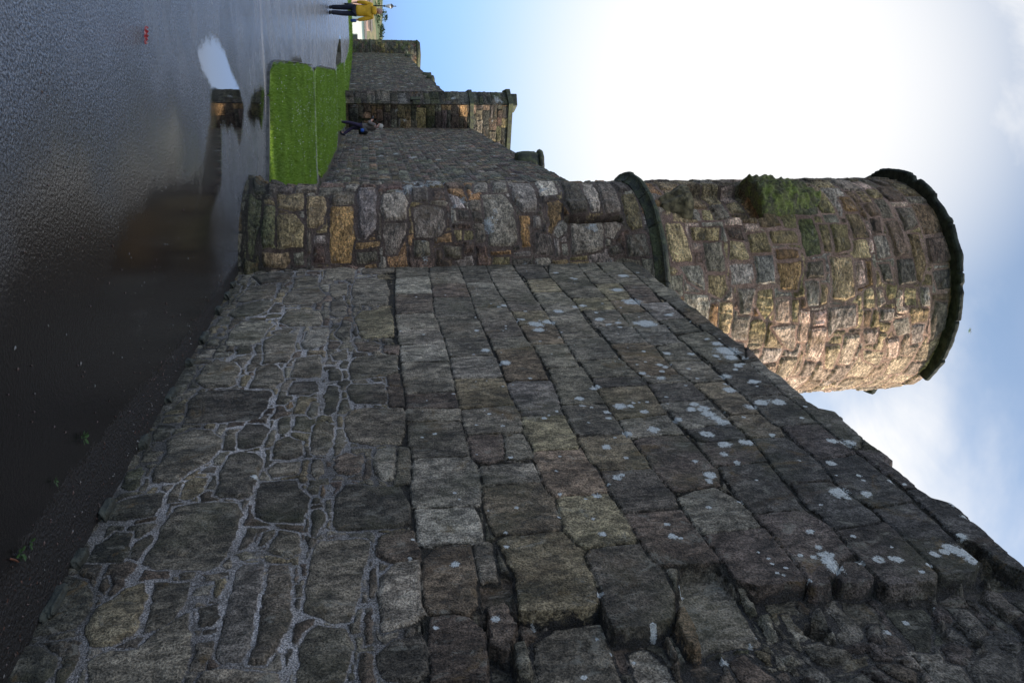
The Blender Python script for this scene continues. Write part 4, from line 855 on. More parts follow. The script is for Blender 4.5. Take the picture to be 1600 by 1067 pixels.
def road_sheet():
    xs = np.concatenate([np.arange(-60, -22, 1.0), np.arange(-22, -8, .12), np.arange(-8, 2.2, .045)]); ys = np.concatenate([np.arange(-12, 0, .5), np.arange(0, 12, .045), np.arange(12, 60, .12)])
    X, Y = np.meshgrid(xs, ys); Wt = np.full(X.shape, -1.0)
    for P in PUD: Wt = np.maximum(Wt, sdf(X, Y, P))
    wob = fbm(X*3, Y*1.2, 5, 4)*.1
    wat = np.clip(.5+(Wt+wob)*2.4, 0, 1)
    nwx, nwy = .9376, .3476; perp = -((X-p0[0])*nwx+(Y-p0[1])*nwy)      # metres out from the wall's plane
    inv = np.interp(Y, [2.6, 2.8, 3.13, 3.91, 4.62, 5.29, 5.92, 6.3, 7.1, 7.6], [.26, .27, .27, .22, .15, .10, .12, .10, .07, .0])
    dirt = np.clip(.5+(inv+.04-perp)*6, 0, 1)*(Y < 7.9)
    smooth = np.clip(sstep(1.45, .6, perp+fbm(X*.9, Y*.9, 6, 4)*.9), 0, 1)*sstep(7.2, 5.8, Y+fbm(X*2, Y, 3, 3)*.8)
    smooth = np.maximum(smooth, sstep(1.85, 1.15, perp+fbm(X*1.5, Y*1.5, 16, 4)*.7)*sstep(6.0, 4.9, Y))  # wider near band, extends the wall shade painted into the road colour
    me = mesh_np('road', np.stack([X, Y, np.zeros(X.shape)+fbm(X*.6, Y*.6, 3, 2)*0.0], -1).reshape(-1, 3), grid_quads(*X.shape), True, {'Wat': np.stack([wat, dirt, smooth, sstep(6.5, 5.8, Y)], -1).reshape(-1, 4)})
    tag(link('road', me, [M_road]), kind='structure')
road_sheet()
LAWNS = [
 [(-1.3,9.03),(-1.87,9.21),(-3.26,9.65),(-3.37,9.8),(-3.53,10.14),(-3.72,10.64),(-4.63,13.25),(-5.94,17.12),(-4.64,16.94),(-3.3,16.76),(-2.2,13.2)],
 [(-3.75,17.27),(-4.8,17.55),(-5.68,17.72),(-6.12,17.85),(-6.4,18.43),(-7.06,20.43),(-10.04,29.21),(-10.14,29.94),(-9.08,29.74),(-8.02,29.3),(-6.87,27.3),(-4.81,21.2),(-3.95,18.5)],
 [(-9.18,30.04),(-10.35,30.56),(-10.92,31.49),(-11.92,34.13),(-13.71,38.8),(-13.88,39.9),(-12.73,39.55),(-10.95,38.88),(-9.84,35.73),(-8.18,30.1)],
 [(-12.9,40.13),(-14.27,41.13),(-15.32,43.36),(-17.3,48.1),(-20.07,54.35),(-22.89,60.15),(-26.09,68.56),(-22.66,64.12),(-18.57,57.47),(-15.2,48.7)],
 [(-75,60.5),(-50,60.2),(-25.92,59.86),(-22.6,60.3),(-25.8,68.0),(-26.2,72),(-31.7,73.3),(-75,75)]]
def inside(P, x, y): return sdf(x, y, P)
M_grass = None
def lawns():
    q = NT('lawn_grass'); P = q.n('ShaderNodeTexCoord').outputs['Object']
    c = q.mix(q.ramp(q.noise(P, 1.6, 5, .65), .35, .65), (.11, .21, .016, 1), (.25, .40, .034, 1)); c = q.mix(q.ramp(q.noise(P, 30, 3, .7), .35, .7), c, (.24, .34, .06, 1)); c = q.mix(q.ramp(q.noise(P, 3.5, 5, .7), .58, .70, 0, .5), c, (.10, .085, .03, 1))
    q.L.new(c, q.b.inputs['Base Color']); q.b.inputs['Roughness'].default_value = .6; q.b.inputs['Specular IOR Level'].default_value = .25
    V = []; T = []; dz = []
    for k, P_ in enumerate(LAWNS):
        A = np.array(P_); bm = bmesh.new(); top = [bm.verts.new((x, y, .03)) for x, y in P_]; bot = [bm.verts.new((x, y, -.01)) for x, y in P_]; bm.faces.new(top)
        for i in range(len(P_)): bm.faces.new([bot[i], bot[(i+1) % len(P_)], top[(i+1) % len(P_)], top[i]])
        bmesh.ops.recalc_face_normals(bm, faces=bm.faces); me = bpy.data.meshes.new('lawn'); bm.to_mesh(me); bm.free(); tag(link('lawn', me, [q.m]), kind='structure')
        n, hh, ww = [(85000, .045, .006), (60000, .05, .010), (16000, .07, .022), (9000, .08, .035), (9000, .1, .06)][k]
        lo, hi = A.min(0), A.max(0)
        if k == 4: lo = np.array([-45., 60]); hi = np.array([-20., 74])
        x = rng.uniform(lo[0], hi[0], n*3); y = rng.uniform(lo[1], hi[1], n*3); m = inside(P_, x, y) > np.where((y > 16.5) & (y < 18.3) & (x > -6.2), .06, -.02-np.clip(fbm(x*4, y*4, 6, 3), 0, 1)*.2); x = x[m][:n]; y = y[m][:n]; n = len(x)
        an = rng.uniform(0, 6.283, n); cl = .6+.9*np.clip(.5+fbm(x*2.2, y*2.2, 3, 3)*2, 0, 1); h = hh*rng.uniform(.5, 1.2, n)*cl; lx = rng.normal(0, .5, n)*h; ly = rng.normal(0, .5, n)*h; wx = np.cos(an)*ww/2; wy = np.sin(an)*ww/2
        b = len(V) and sum(len(a) for a in V)
        V.append(np.stack([np.stack([x-wx, y-wy, np.full(n, .025)], -1), np.stack([x+wx, y+wy, np.full(n, .025)], -1), np.stack([x+lx, y+ly, .03+h], -1)], 1).reshape(-1, 3))
        if k < 2:
            nd = (420, 260)[k]; i = rng.choice(n, nd, replace=False)
            i = i[(fbm(x[i]*1.5, y[i]*1.5, 8, 3) > -.06)]
            dz += [(x[j], y[j], .03+hh*rng.uniform(.9, 1.3), (.008, .010)[k]) for j in i]
    V = np.concatenate(V); tag(link('grass_blades', mesh_np('grass_blades', V, np.arange(len(V)).reshape(-1, 3), False), [q.m]), 'short bright green grass covering the lawn strips along the wall', 'grass', kind='stuff')
    dv_ = []; dq = []
    for (x, y, z, r) in dz:
        b = len(dv_); dv_ += [(x-r, y, z-r*.4), (x, y-r, z-r*.4), (x+r, y, z-r*.4), (x, y+r, z-r*.4), (x, y, z+r*.5)]; dq += [(b, b+1, b+4), (b+1, b+2, b+4), (b+2, b+3, b+4), (b+3, b, b+4)]
    tag(link('daisies', mesh_np('daisies', dv_, dq, False), [plain('daisy_petals', (.7, .7, .68))]), 'tiny white daisies scattered over the nearest lawn', 'daisies', kind='stuff')
lawns()
M_kerb = plain('kerb_stone', (.07, .068, .06), .7, .5, 14, .6); M_curb2 = plain('pale_edging', (.25, .245, .225), .6, .7, 6, .4)
def strip(name, pts, wd, z, h, mat, label=None, cat=None, group=None, kind=None, seg=0.3):
    P = [np.array(p) for p in pts]; pp = []
    for a, b in zip(P[:-1], P[1:]):
        k = max(1, int(np.linalg.norm(b-a)/seg)); pp += [a+(b-a)*i/k for i in range(k)]
    pp.append(P[-1]); bm = bmesh.new(); prev = None
    for i, p in enumerate(pp):
        t = pp[min(i+1, len(pp)-1)]-pp[max(i-1, 0)]; t = t/np.linalg.norm(t); nrm = np.array([-t[1], t[0]])*wd/2*random.uniform(.8, 1.2); hh = h*random.uniform(.8, 1.15)
        a = [bm.verts.new((*(p-nrm), z)), bm.verts.new((*(p-nrm*.9), z+hh)), bm.verts.new((*(p+nrm*.9), z+hh)), bm.verts.new((*(p+nrm), z))]
        if prev:
            for j in range(3): bm.faces.new([prev[j], prev[j+1], a[j+1], a[j]])
        prev = a
    bmesh.ops.recalc_face_normals(bm, faces=bm.faces); me = bpy.data.meshes.new(name); bm.to_mesh(me); bm.free(); return tag(link(name, me, [mat]), label, cat, group, kind)
strip('kerb', [(-5.98,17.32),(-5.0,17.2),(-4.0,17.06),(-3.4,16.98)], .15, 0, .05, M_curb2, 'low pale stone edging between the first and second lawn', 'kerb')
strip('kerb', [(-10.28,30.22),(-9.4,29.95),(-8.3,29.7)], .16, 0, .05, M_curb2, 'low pale edging between the second and third lawn', 'kerb')
strip('kerb', [(-14.2,40.6),(-13.6,40.2),(-12.4,39.8)], .2, 0, .06, M_curb2, 'low pale edging beyond the third lawn at the foot of the square tower', 'kerb')
strip('kerb', [(-3.0,9.54),(-3.30,9.64),(-3.44,9.82),(-3.60,10.14),(-3.79,10.64),(-4.70,13.25),(-6.02,17.14)], .015, 0, .03, M_kerb, 'thin stone edge along the left side of the nearest lawn', 'kerb')
strip('kerb', [(-6.18,17.82),(-7.15,20.43),(-10.12,29.2),(-10.22,29.9)], .03, 0, .04, M_kerb, 'thin stone edge along the left side of the second lawn', 'kerb')
strip('kerb', [(-1.35,8.98),(-1.87,9.15),(-2.95,9.5)], .06, 0, .03, M_kerb, 'dark stone edge across the near end of the first lawn', 'kerb')
strip('soil_strip', [(-6.0,17.52),(-5.0,17.42),(-3.7,17.15)], .30, 0, .014, plain('dark_damp_soil', (.03, .027, .02), .8, .5, 5, .8), kind='structure')
strip('soil_strip', [(-2.0,10.6),(-3.3,14.6),(-3.7,17.4),(-4.3,20.0),(-6.8,27.5),(-9.6,35.8)], .75, 0, .012, plain('bare_soil', (.06, .048, .033), .9, .5, 5, .8), kind='structure')

# ------------------------------------------------------------- hill and houses
def hill():
    xs = np.arange(-420, 60, 5.0); ys = np.arange(290, 620, 5.0); X, Y = np.meshgrid(xs, ys)
    rid = sstep(290, 420, Y)*sstep(640, 470, Y); prof = np.interp(X, [-420, -200, -172, -150, -130, -60, 60], [10.5, 17, 16.4, 15.2, 14.4, 11, 5]); Z = -6.3+rid*prof+fbm(X*.03, Y*.03, 6, 4)*5*rid
    q = NT('hillside'); P = q.n('ShaderNodeTexCoord').outputs['Object']
    c = q.mix(q.ramp(q.noise(P, .06, 6, .7, .5), .42, .58), (.07, .12, .045, 1), (.24, .20, .11, 1)); c = q.mix(q.ramp(q.noise(P, .12, 5, .7), .52, .62), c, (.03, .055, .02, 1))
    q.L.new(c, q.b.inputs['Base Color']); q.b.inputs['Roughness'].default_value = .95
    tag(link('hill', mesh_np('hill', np.stack([X, Y, Z], -1).reshape(-1, 3), grid_quads(*X.shape)), [q.m]), kind='structure')
    V = []; T = []
    for k in range(420):
        x = random.uniform(-230, -90); y = random.uniform(310, 450); r_ = random.uniform(.8, 2.4); i = int((x+420)/5); j = int((y-290)/5); z = Z[j, i]
        if fbm(np.array([x*.05]), np.array([y*.05]), 9, 3)[0] < -.02: continue
        for _ in range(70):
            d = Vector((random.gauss(0, 1), random.gauss(0, 1), random.gauss(0, 1))).normalized()*r_*random.uniform(.6, 1.05); c = Vector((x, y, z+r_*.35))+Vector((d.x*1.3, d.y, d.z*.7)); s = .38*r_
            a = [c+Vector((random.uniform(-s, s), random.uniform(-s, s), random.uniform(-s, s))) for _ in range(3)]; b = len(V); V += [tuple(p) for p in a]; T.append((b, b+1, b+2))
    tag(link('hillside_scrub', mesh_np('hillside_scrub', V, T, False), [plain('scrub_leaves', (.035, .06, .022), .9, .5, .3)]), 'dark green scrub covering the far hillside behind the white house', 'scrub', kind='stuff')
hill()
M_white = plain('white_render', (.82, .80, .75), .8, .04, 1.0); M_pink = plain('pink_render', (.72, .45, .36), .8, .06, 1.0); M_slate = plain('slate_roof', (.16, .13, .11), .8, .3, 3.0); M_glass = glass_mat(); M_frame = plain('grey_frame', (.25, .25, .25), .6, .1)
def box(name, x0, x1, y0, y1, z0, z1, mat, parent, bev=0): return prism_mesh(name, [(x0, y0), (x1, y0), (x1, y1), (x0, y1)], z0, z1, mat, parent, bev)
def house(name, label, loc, rz, w_, d_, h_, wall, wins, chim=True):
    r_ = empty(name, loc, rz); tag(r_, label, 'house'); box('wall', 0, w_, 0, d_, 0, h_, wall, r_, .05)
    bm = bmesh.new(); o_ = .35; rh = .35
    vs = [bm.verts.new(p) for p in ((-o_, -o_, h_), (w_+o_, -o_, h_), (w_+o_, d_+o_, h_), (-o_, d_+o_, h_), (0, d_/2, h_+rh), (w_, d_/2, h_+rh))]
    for f in ((0, 1, 5, 4), (2, 3, 4, 5), (3, 0, 4), (1, 2, 5), (0, 3, 2, 1)): bm.faces.new([vs[i] for i in f])
    me = bpy.data.meshes.new('roof'); bm.to_mesh(me); bm.free(); ro = link('roof', me, [M_slate], r_)
    if chim: box('chimney', w_*.8, w_*.8+.9, d_/2-.4, d_/2+.4, h_+.3, h_+rh+1.0, wall, ro, .03)
    for (x, z, ww, hh) in wins:
        f = box('window', x, x+ww, -.04, .06, z, z+hh, M_frame, r_); box('pane', x+.08, x+ww-.08, -.06, -.045, z+.08, z+hh-.08, M_glass, f)
    return r_
house('white_house', 'bright white rendered house beyond the lawn, next to the far turret', (-53.55, 131.5, -6.1), R(32), 16, 7, 7.25, M_white, [(2.1, 4.85, 1.1, 1.25), (6.2, 4.85, 1.1, 1.25), (10.5, 4.85, 1.1, 1.25)], False)
house('pink_house', 'small pink and white house rising behind the white house', (-66.0, 152, -6.2), R(25), 5.6, 6, 8.6, M_pink, [(.6, 7.0, .7, .9), (3.2, 7.0, .7, .9)], False)
house('cottage', 'pale cottage mostly hidden behind the person in yellow', (-75.5, 160, -6.2), R(20), 9, 6, 8.9, M_white, [(1.0, 6.4, 1, 1.2), (5.5, 6.4, 1, 1.2)], False)
def lamp():
    r_ = empty('street_lamp', (-21.45, 50.3, 0)); tag(r_, 'black street lamp with white glass lantern, above the shoulder of the person in yellow', 'street lamp'); bk = plain('black_iron', (.02, .02, .022), .5, .1)
    lathe_mesh('post', [(.01, 0), (.12, 0), (.10, .5), (.045, .6), (.035, 2.4), (.06, 2.42), (.06, 2.47), (.02, 2.5)], bk, r_, 16)
    ln = lathe_mesh('lantern', [(.02, 2.48), (.07, 2.55), (.15, 2.86), (.10, 2.92), (.01, 2.93)], plain('lantern_glass', (.75, .75, .72), .3, .05), r_, 16)
    lathe_mesh('lantern_cap', [(.16, 2.86), (.11, 2.95), (.03, 3.02), (.02, 3.12), (.035, 3.15), (.01, 3.2)], bk, r_, 16)
lamp()

# ------------------------------------------------------------- people
def skin_obj(name, pts, edges, mat, parent, sub=2):
    """pts: list of (x, y, z, rx[, ry]) joints; grown with a Skin modifier and applied"""
    me = bpy.data.meshes.new(name); me.from_pydata([p[:3] for p in pts], edges, []); o = bpy.data.objects.new(name, me); COL.objects.link(o)
    m = o.modifiers.new('s', 'SKIN'); m.use_smooth_shade = True
    for i, p in enumerate(pts): me.skin_vertices[0].data[i].radius = (p[3], p[4] if len(p) > 4 else p[3])
    me.skin_vertices[0].data[0].use_root = True
    s = o.modifiers.new('u', 'SUBSURF'); s.levels = sub; s.render_levels = sub
    dg = bpy.context.evaluated_depsgraph_get(); dg.update(); nm = bpy.data.meshes.new_from_object(o.evaluated_get(dg)); bpy.data.objects.remove(o); nm.name = name
    for p in nm.polygons: p.use_smooth = True
    return link(name, nm, [mat], parent)
skinm = plain('skin', (.62, .33, .25), .55, .08, 20)
def hand(pts, edges, wrist_i, dirv, side, spread, r_=.0085):
    """palm, four fingers and a thumb from the wrist joint"""
    wx, wy, wz = pts[wrist_i][:3]; d = Vector(dirv).normalized(); s = Vector(side).normalized()
    c = Vector((wx, wy, wz))+d*.05; pts.append((*c, .034, .018)); pc_ = len(pts)-1; edges.append((wrist_i, pc_)); curl = s.cross(d)*spread
    for k, (o, ln) in enumerate(((-.026, .062), (-.009, .074), (.009, .07), (.026, .056))):
        a = c+d*.045+s*o; b = a+d*ln*.5+curl*.2; e = b+d*ln*.4+curl*.5
        i = len(pts); pts += [(*a, r_), (*b, r_*.95), (*e, r_*.8)]; edges += [(pc_, i), (i, i+1), (i+1, i+2)]
    a = c+s*-.035; b = a+d*.035+s*-.018; i = len(pts); pts += [(*a, r_*1.15), (*b, r_)]; edges += [(pc_, i), (i, i+1)]
def add_head(r_, x, y, z, yaw, hairmat, cap=None, hair_r=1.0):
    """head with brow, nose, jaw and ears: built in local axes, face towards +Y before yaw"""
    h = empty('head_joint', (0, 0, 0)); bpy.data.objects.remove(h)
    bm = bmesh.new(); bmesh.ops.create_icosphere(bm, subdivisions=4, radius=1)
    for v in bm.verts:
        p = v.co.copy(); X_, Y_, Z_ = p.x*.076, p.y*.098, p.z*.118
        if p.z < 0: X_ *= 1+.28*p.z; Y_ *= 1+.12*p.z
        if p.y > .3: Y_ += -.006*(1 if abs(p.z-.02) < .16 and .2 < abs(p.x) < .55 else 0)
        f = math.exp(-((p.x/.16)**2+((p.z+.12)/.2)**2)) if p.y > .3 else 0; Y_ += .028*f
        f = math.exp(-((p.x/.35)**2+((p.z+.55)/.1)**2)) if p.y > .3 else 0; Y_ += .006*f
        e = math.exp(-(((p.z+.05)/.26)**2+((p.y+.05)/.2)**2)) if abs(p.x) > .85 else 0; X_ += math.copysign(.016*e, p.x)
        v.co = Vector((X_, Y_, Z_))
    for f in bm.faces: f.smooth = True
    return bm
def finish(bm, name, mat, parent, loc, yaw, tilt=0):
    me = bpy.data.meshes.new(name); M_ = Matrix.Translation(loc) @ Matrix.Rotation(yaw, 4, 'Z') @ Matrix.Rotation(tilt, 4, 'X'); bm.transform(M_); bm.to_mesh(me); bm.free(); return link(name, me, [mat], parent)
def hair(parent, loc, yaw, mat, s=1.07, zc=-.1, back=True, tilt=0, name='hair'):
    bm = bmesh.new(); bmesh.ops.create_icosphere(bm, subdivisions=4, radius=1)
    dl = [v for v in bm.verts if (v.co.z < zc and v.co.y > -.1) or v.co.z < -.55 or (v.co.y > .62 and v.co.z < .55)]
    bmesh.ops.delete(bm, geom=dl, context='VERTS')
    for v in bm.verts: p = v.co; k = s*(1+.05*math.sin(p.x*23+p.z*17)*math.sin(p.y*19)); v.co = Vector((p.x*.076*k, p.y*.098*k, p.z*.118*k))
    bmesh.ops.solidify(bm, geom=list(bm.faces), thickness=.006)
    for f in bm.faces: f.smooth = True
    return finish(bm, name, mat, parent, loc, yaw, tilt)
def person_yellow():
    r_ = empty('person', (-11.22, 26.72, 0), R(14)); tag(r_, 'person in a yellow jacket and dark trousers walking away, holding something blue', 'person')
    # local axes: +Y is the walking direction, +X the right hand side
    pts = [(0, 0, .95, .14, .10), (0, .01, 1.12, .13, .10), (0, 0, 1.33, .16, .11), (0, -.01, 1.47, .07, .07), (0, .0, 1.56, .052, .052), (0, .01, 1.62, .05)]
    ed = [(0, 1), (1, 2), (2, 3), (3, 4), (4, 5)]
    def limb(chain, root):
        i0 = root
        for p in chain: pts.append(p); ed.append((i0, len(pts)-1)); i0 = len(pts)-1
        return i0
    for s, (kx, ky, fy) in ((-1, (-.10, .08, .14)), (1, (.10, -.02, -.16))):
        limb([(s*.09, 0, .88, .09), (kx, ky, .49, .057), (s*.10, fy-.04, .09, .04), (s*.105, fy+.1, .045, .035, .03)], 0)
    wl = limb([(-.19, 0, 1.42, .06), (-.25, -.03, 1.13, .045), (-.26, .05, .90, .032)], 2); wr = limb([(.19, 0, 1.42, .06), (.27, -.04, 1.14, .045), (.29, .02, .90, .032)], 2)
    hand(pts, ed, wl, (0, .15, -1), (0, 1, 0), -.03); hand(pts, ed, wr, (0, .15, -1), (0, 1, 0), .03)
    body = skin_obj('body', pts, ed, skinm, r_, 2)
    finish(add_head(r_, 0, 0, 0, 0, None), 'head', skinm, r_, (0, .02, 1.655), R(-40))
    hair(r_, (0, .02, 1.655), R(-40), plain('grey_hair', (.42, .26, .21), .9, .3, 60), 1.02, .35)
    jm = plain('yellow_jacket', (.72, .40, .012), .65, .12, 9, .5, bs=14)
    j = [(0, 0, .84, .205, .15), (0, 0, 1.02, .195, .14), (0, .01, 1.2, .185, .135), (0, 0, 1.38, .19, .13), (0, -.01, 1.47, .11, .1), (0, 0, 1.50, .08, .08)]; je = [(0, 1), (1, 2), (2, 3), (3, 4), (4, 5)]
    for s in (-1, 1):
        i = len(j); j += [(s*.20, 0, 1.40, .085), (s*.26, -.03, 1.15, .07), (s*(.27 if s < 0 else .295), .04 if s < 0 else .01, .935, .055)]; je += [(3, i), (i, i+1), (i+1, i+2)]
    ja = skin_obj('jacket', j, je, jm, r_, 2); hd = rock('hood', (0, -.10, 1.49), (.13, .07, .085), jm, 3, 3, .12, parent=r_)
    tm = plain('navy_trousers', (.012, .014, .028), .85, .3, 12, .4)
    t = [(0, 0, .92, .155, .12)]; te = []
    for s, (kx, ky, fy) in ((-1, (-.10, .08, .14)), (1, (.10, -.02, -.16))):
        i = len(t); t += [(s*.09, 0, .84, .10), (kx, ky, .49, .088), (s*.10, fy-.04, .07, .075)]; te += [(0, i), (i, i+1), (i+1, i+2)]
    skin_obj('trousers', t, te, tm, r_, 2)
    bm_ = plain('black_leather', (.012, .012, .012), .5, .1)
    for s, fy in ((-1, .14), (1, -.16)): skin_obj('shoe', [(s*.10, fy-.09, .07, .062, .062), (s*.105, fy+.04, .055, .058, .052), (s*.11, fy+.17, .04, .048, .038)], [(0, 1), (1, 2)], bm_, r_, 2)
    b = rock('blue_bag', (-11.22+.31*math.cos(R(14))-.0, 26.72+.31*math.sin(R(14))+.02, .80), (.05, .10, .10), plain('blue_cloth', (.03, .09, .28), .7, .2), 5, 3, .12, R(14)); tag(b, 'small blue bag carried in the right hand of the person in yellow', 'bag')
person_yellow()
def person_camera():
    r_ = empty('person', (-8.85, 32.2, 0.0), R(78)); tag(r_, 'person in a grey coat and purple trousers taking a photo beside the square tower', 'person')
    pts = [(0, 0, .92, .13, .10), (0, .0, 1.1, .12, .10), (0, -.01, 1.30, .15, .11), (0, -.0, 1.43, .065), (0, .015, 1.51, .05), (0, .02, 1.57, .048)]; ed = [(0, 1), (1, 2), (2, 3), (3, 4), (4, 5)]
    def limb(chain, root):
        i0 = root
        for p in chain: pts.append(p); ed.append((i0, len(pts)-1)); i0 = len(pts)-1
        return i0
    LG = ((-1, (-.09, .12, .22)), (1, (.09, -.0, -.22)))
    for s, (kx, ky, fy) in LG: limb([(s*.085, 0, .86, .085), (kx, ky, .48, .052), (s*.09, fy-.04, .09, .038), (s*.095, fy+.1, .045, .034, .03)], 0)
    wl = limb([(-.17, 0, 1.38, .055), (-.22, .06, 1.13, .042), (-.06, .24, 1.26, .03)], 2); wr = limb([(.17, 0, 1.38, .055), (.22, .06, 1.13, .042), (.06, .24, 1.26, .03)], 2)
    hand(pts, ed, wl, (.3, .8, .5), (0, -.5, 1), .03); hand(pts, ed, wr, (-.3, .8, .5), (0, -.5, 1), -.03)
    skin_obj('body', pts, ed, skinm, r_, 2); finish(add_head(r_, 0, 0, 0, 0, None), 'head', skinm, r_, (0, .045, 1.595), R(0), R(-12))
    hair(r_, (0, .03, 1.60), 0, plain('white_hair', (.42, .40, .36), .9, .3, 60), 1.13, -.2, tilt=R(-12))
    cm = plain('grey_coat', (.15, .125, .115), .9, .2, 14, .6, bs=20)
    j = [(0, 0, .80, .19, .16), (0, 0, .95, .185, .15), (0, .0, 1.15, .17, .135), (0, -.01, 1.34, .175, .13), (0, -.01, 1.44, .10, .1)]; je = [(0, 1), (1, 2), (2, 3), (3, 4)]
    for s in (-1, 1): i = len(j); j += [(s*.18, 0, 1.37, .08), (s*.235, .06, 1.13, .066), (s*.08, .22, 1.245, .05)]; je += [(3, i), (i, i+1), (i+1, i+2)]
    skin_obj('coat', j, je, cm, r_, 2)
    skin_obj('scarf', [(0, .0, 1.42, .09, .09), (0, .02, 1.50, .085, .085)], [(0, 1)], plain('dark_scarf', (.03, .03, .045), .9, .2), r_, 2)
    t = [(0, 0, .90, .14, .12)]; te = []
    for s, (kx, ky, fy) in LG: i = len(t); t += [(s*.085, 0, .82, .095), (kx, ky, .48, .070), (s*.09, fy-.045, .14, .062)]; te += [(0, i), (i, i+1), (i+1, i+2)]
    skin_obj('trousers', t, te, plain('purple_trousers', (.035, .022, .06), .85, .2, 12), r_, 2)
    bt = plain('dark_boots', (.02, .02, .028), .6, .1)
    for s, fy in ((-1, .22), (1, -.22)): skin_obj('boot', [(s*.09, fy-.05, .22, .058), (s*.09, fy-.05, .07, .052), (s*.095, fy+.06, .045, .048, .042), (s*.1, fy+.16, .038, .038, .034)], [(0, 1), (1, 2), (2, 3)], bt, r_, 2)
    ca, sa = math.cos(R(78)), math.sin(R(78)); wp = lambda x, y, z: (-8.85+x*ca-y*sa, 32.2+x*sa+y*ca, z); bk = plain('black_plastic', (.012, .012, .013), .4, .1)
    c = empty('camera_body', wp(0, .36, 1.32), R(78)); tag(c, 'black camera held up in both hands by the person in grey', 'camera')
    box('camera_case', -.07, .07, -.03, .03, -.045, .045, bk, c, .01); l_ = lathe_mesh('lens', [(.01, 0), (.032, 0), (.036, .03), (.034, .08), (.01, .082)], bk, c, 20); l_.rotation_euler = (R(-90), 0, 0); l_.location = (0, .028, 0)
    b = empty('shoulder_bag', wp(-.12, -.26, .92), R(78)); tag(b, 'black shoulder bag with a blue patch on the back of the person in grey', 'bag')
    rock('bag_body', (0, 0, 0), (.16, .10, .18), bk, 4, 3, .1, parent=b); rock('blue_pocket', (-.10, -.02, -.03), (.09, .07, .07), plain('bright_blue_cloth', (.02, .09, .42), .7, .1), 7, 3, .1, parent=b)
    skin_obj('bag_strap', [(0, .0, .16, .012), (.05, .12, .40, .012), (.12, .2, .52, .012), (.16, .36, .40, .012)], [(0, 1), (1, 2), (2, 3)], bk, b, 1)
person_camera()

# ------------------------------------------------------------- gull
def gull():
    r_ = empty('seagull', (.8, 60, 50.9), R(60)); r_.rotation_euler = (R(25), R(-35), R(60)); tag(r_, 'white seagull in flight beside the cap of the round tower', 'bird'); wm = plain('white_feathers', (.82, .82, .82), .7, .05); gm = plain('grey_feathers', (.40, .42, .45), .7, .05)
    skin_obj('body', [(0, -.24, 0, .02, .01), (0, -.14, 0, .05), (0, 0, 0, .08), (0, .12, .01, .07), (0, .20, .03, .045), (0, .25, .035, .035), (0, .31, .02, .008)], [(i, i+1) for i in range(6)], wm, r_, 2)
    for s in (-1, 1):
        V = [(s*.05, .08, .03), (s*.05, -.08, .03), (s*.30, .14, .13), (s*.30, -.02, .13), (s*.56, -.02, .07), (s*.52, -.08, .07), (s*.62, -.16, .05)]
        bm = bmesh.new(); v = [bm.verts.new(p) for p in V]
        for f in ((0, 1, 3, 2), (2, 3, 5, 4), (4, 5, 6)): bm.faces.new([v[i] for i in f])
        bmesh.ops.solidify(bm, geom=list(bm.faces), thickness=.015); me = bpy.data.meshes.new('wing'); bm.to_mesh(me); bm.free(); link('wing', me, [gm], r_)
gull()

# ------------------------------------------------------------- litter, plants and stones
def wrapper():
    bm = bmesh.new(); n = 14; rows = []
    for i in range(n):
        t = i/(n-1); wd = .012*(.4+math.sin(t*math.pi))*(1.2 if i % 3 else .8); x = -.055+.11*t; rows.append([bm.verts.new((x, -wd+.006*math.sin(i*1.9), .004)), bm.verts.new((x+.003, .0, .016+.008*math.sin(i*2.3))), bm.verts.new((x, wd, .005))])
    for a, b in zip(rows[:-1], rows[1:]):
        for j in range(2): bm.faces.new([a[j], a[j+1], b[j+1], b[j]])
    bmesh.ops.solidify(bm, geom=list(bm.faces), thickness=.0015); me = bpy.data.meshes.new('sweet_wrapper'); bm.to_mesh(me); bm.free()
    q = NT('red_foil'); P = q.n('ShaderNodeTexCoord').outputs['Object']; q.L.new(q.mix(q.ramp(q.noise(P, 60, 3, .6), .5, .62), (.62, .03, .03, 1), (.75, .5, .5, 1)), q.b.inputs['Base Color']); q.b.inputs['Roughness'].default_value = .35
    o = link('sweet_wrapper', me, [q.m]); o.location = (-1.70, 4.43, .002); o.rotation_euler = (0, 0, R(165)); tag(o, 'crumpled red and white wrapper lying on the wet asphalt', 'litter')
wrapper()
leafm = plain('leaf_green', (.03, .075, .015), .6, .3, 30)
def sprig(x, y, n, s, label, seed):
    rs = random.Random(seed); r_ = empty('weed', (x, y, .004)); tag(r_, label, 'plant'); bm = bmesh.new()
    for k in range(n):
        a = k*2.4+rs.uniform(-.3, .3); ln = s*rs.uniform(.5, 1); el = rs.uniform(.2, .9); d = Vector((math.cos(a)*math.cos(el), math.sin(a)*math.cos(el), math.sin(el))); sd_ = Vector((-math.sin(a), math.cos(a), 0)); b0 = d*ln*.25; w_ = ln*.26
        v = [bm.verts.new(p) for p in (b0, b0+d*ln*.35+sd_*w_, b0+d*ln*.8+sd_*w_*.6+Vector((0, 0, -.1*ln)), b0+d*ln+Vector((0, 0, -.2*ln)), b0+d*ln*.8-sd_*w_*.6+Vector((0, 0, -.1*ln)), b0+d*ln*.35-sd_*w_)]; bm.faces.new(v)
    me = bpy.data.meshes.new('leaves'); bm.to_mesh(me); bm.free(); link('leaves', me, [leafm], r_)
    skin_obj('stem', [(0, 0, 0, .002), (0, 0, s*.3, .0015)], [(0, 1)], leafm, r_, 1)
sprig(.600, 2.73, 11, .032, 'small broad-leaved weed nearest the picture edge, by the wall foot', 1)
sprig(.585, 2.80, 6, .024, 'tiny weed just beyond the broad-leaved one at the wall foot', 2)
sprig(.30, 3.30, 10, .034, 'green weed with thin blades at the foot of the wall', 3)
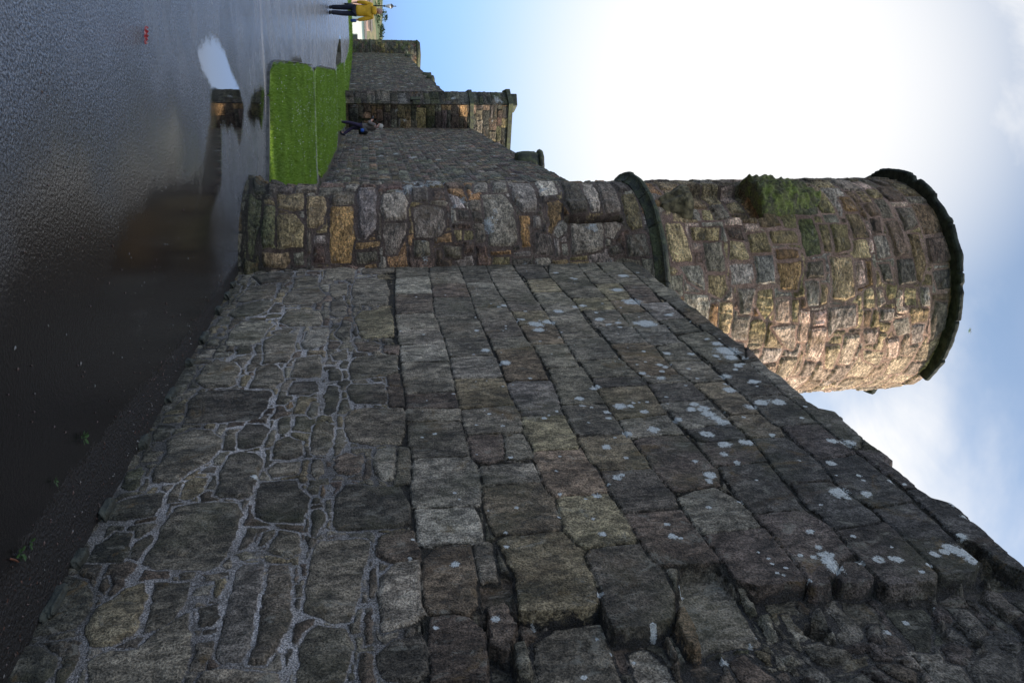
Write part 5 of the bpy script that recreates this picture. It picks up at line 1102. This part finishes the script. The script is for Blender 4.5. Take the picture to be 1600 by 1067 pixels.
sprig(.42, 3.02, 5, .025, 'tiny seedling in the dirt between two larger weeds', 6)
sprig(-1.72, 9.20, 26, .12, 'dark leafy clump where the lawn meets the round tower', 4); sprig(-3.35, 17.1, 34, .22, 'dark leafy plant against the far wall beside the pale edging', 5)
st_ = skin_obj('twig', [(.60, 2.66, .006, .0035), (.612, 2.69, .007, .004), (.625, 2.715, .006, .003)], [(0, 1), (1, 2)], plain('brown_twig', (.16, .06, .03), .8, .3), None, 1); tag(st_, 'short reddish-brown twig on the dirt by the wall foot', 'twig')
rs_ = random.Random(8)
# foundation stones poking out at the foot of the wall
for k, (s_, ln) in enumerate([(4.5, .20), (4.15, .16), (3.75, .2), (3.25, .14), (2.75, .17), (2.25, .15), (1.75, .19), (1.25, .14), (.85, .16), (.45, .15)]):
    p = p0-dv*(s_+rs_.uniform(-.1, .1))+nout*.012
    o = rock('foundation_stone', (p[0], p[1], .015), (ln*rs_.uniform(.3, .5), .022+.015*rs_.random(), .022), plain('foundation_stone_%d' % k, (.045, .045, .032), .85, .5, 14, .8) if k == 0 else bpy.data.materials['foundation_stone_0'], 20+k, 4, .5, math.atan2(dv[1], dv[0]))
    tag(o, 'rough dark footing stone at the foot of the near wall, '+['nearest the picture edge', 'second from the picture edge', 'third from the picture edge', 'fourth from the picture edge', 'fifth from the picture edge', 'fifth from the round tower', 'fourth from the round tower', 'third from the round tower', 'second from the round tower', 'closest to the round tower'][k], 'stone', 'footing stones along the near wall')
V = []; T = []
for k in range(520):   # crumbs of grit, bark and leaf along the wall foot and on the wet asphalt
    if k < 330: s_ = rs_.uniform(.2, 5.2); off = abs(rs_.gauss(.13, .09)); p = p0-dv*s_+nout*off
    else: p = np.array([rs_.uniform(-1.2, .3), rs_.uniform(2.3, 5.5), 0])
    if (p-p0)@nout < .02: continue
    r_ = rs_.uniform(.002, .005); a = rs_.uniform(0, 6.28); b = len(V); c, s = math.cos(a)*r_, math.sin(a)*r_; e = rs_.uniform(1, 2.4)
    V += [(p[0]+c*e, p[1]+s*e, .002), (p[0]-s, p[1]+c, .002), (p[0]-c*e, p[1]-s*e, .002), (p[0]+s, p[1]-c, .002), (p[0], p[1], .002+r_)]; T += [(b, b+1, b+4), (b+1, b+2, b+4), (b+2, b+3, b+4), (b+3, b, b+4)]
def grit_mat():
    q = NT('grit'); P = q.n('ShaderNodeTexCoord').outputs['Object']; n = q.noise(P, 9, 2, .6); q.L.new(q.mix(q.ramp(n, .5, .62), (.08, .04, .03, 1), (.16, .155, .14, 1)), q.b.inputs['Base Color']); return q.m
tag(link('grit', mesh_np('grit', V, T, False), [grit_mat()]), 'crumbs of grit and leaf scattered on the wet ground by the wall', 'grit', kind='stuff')
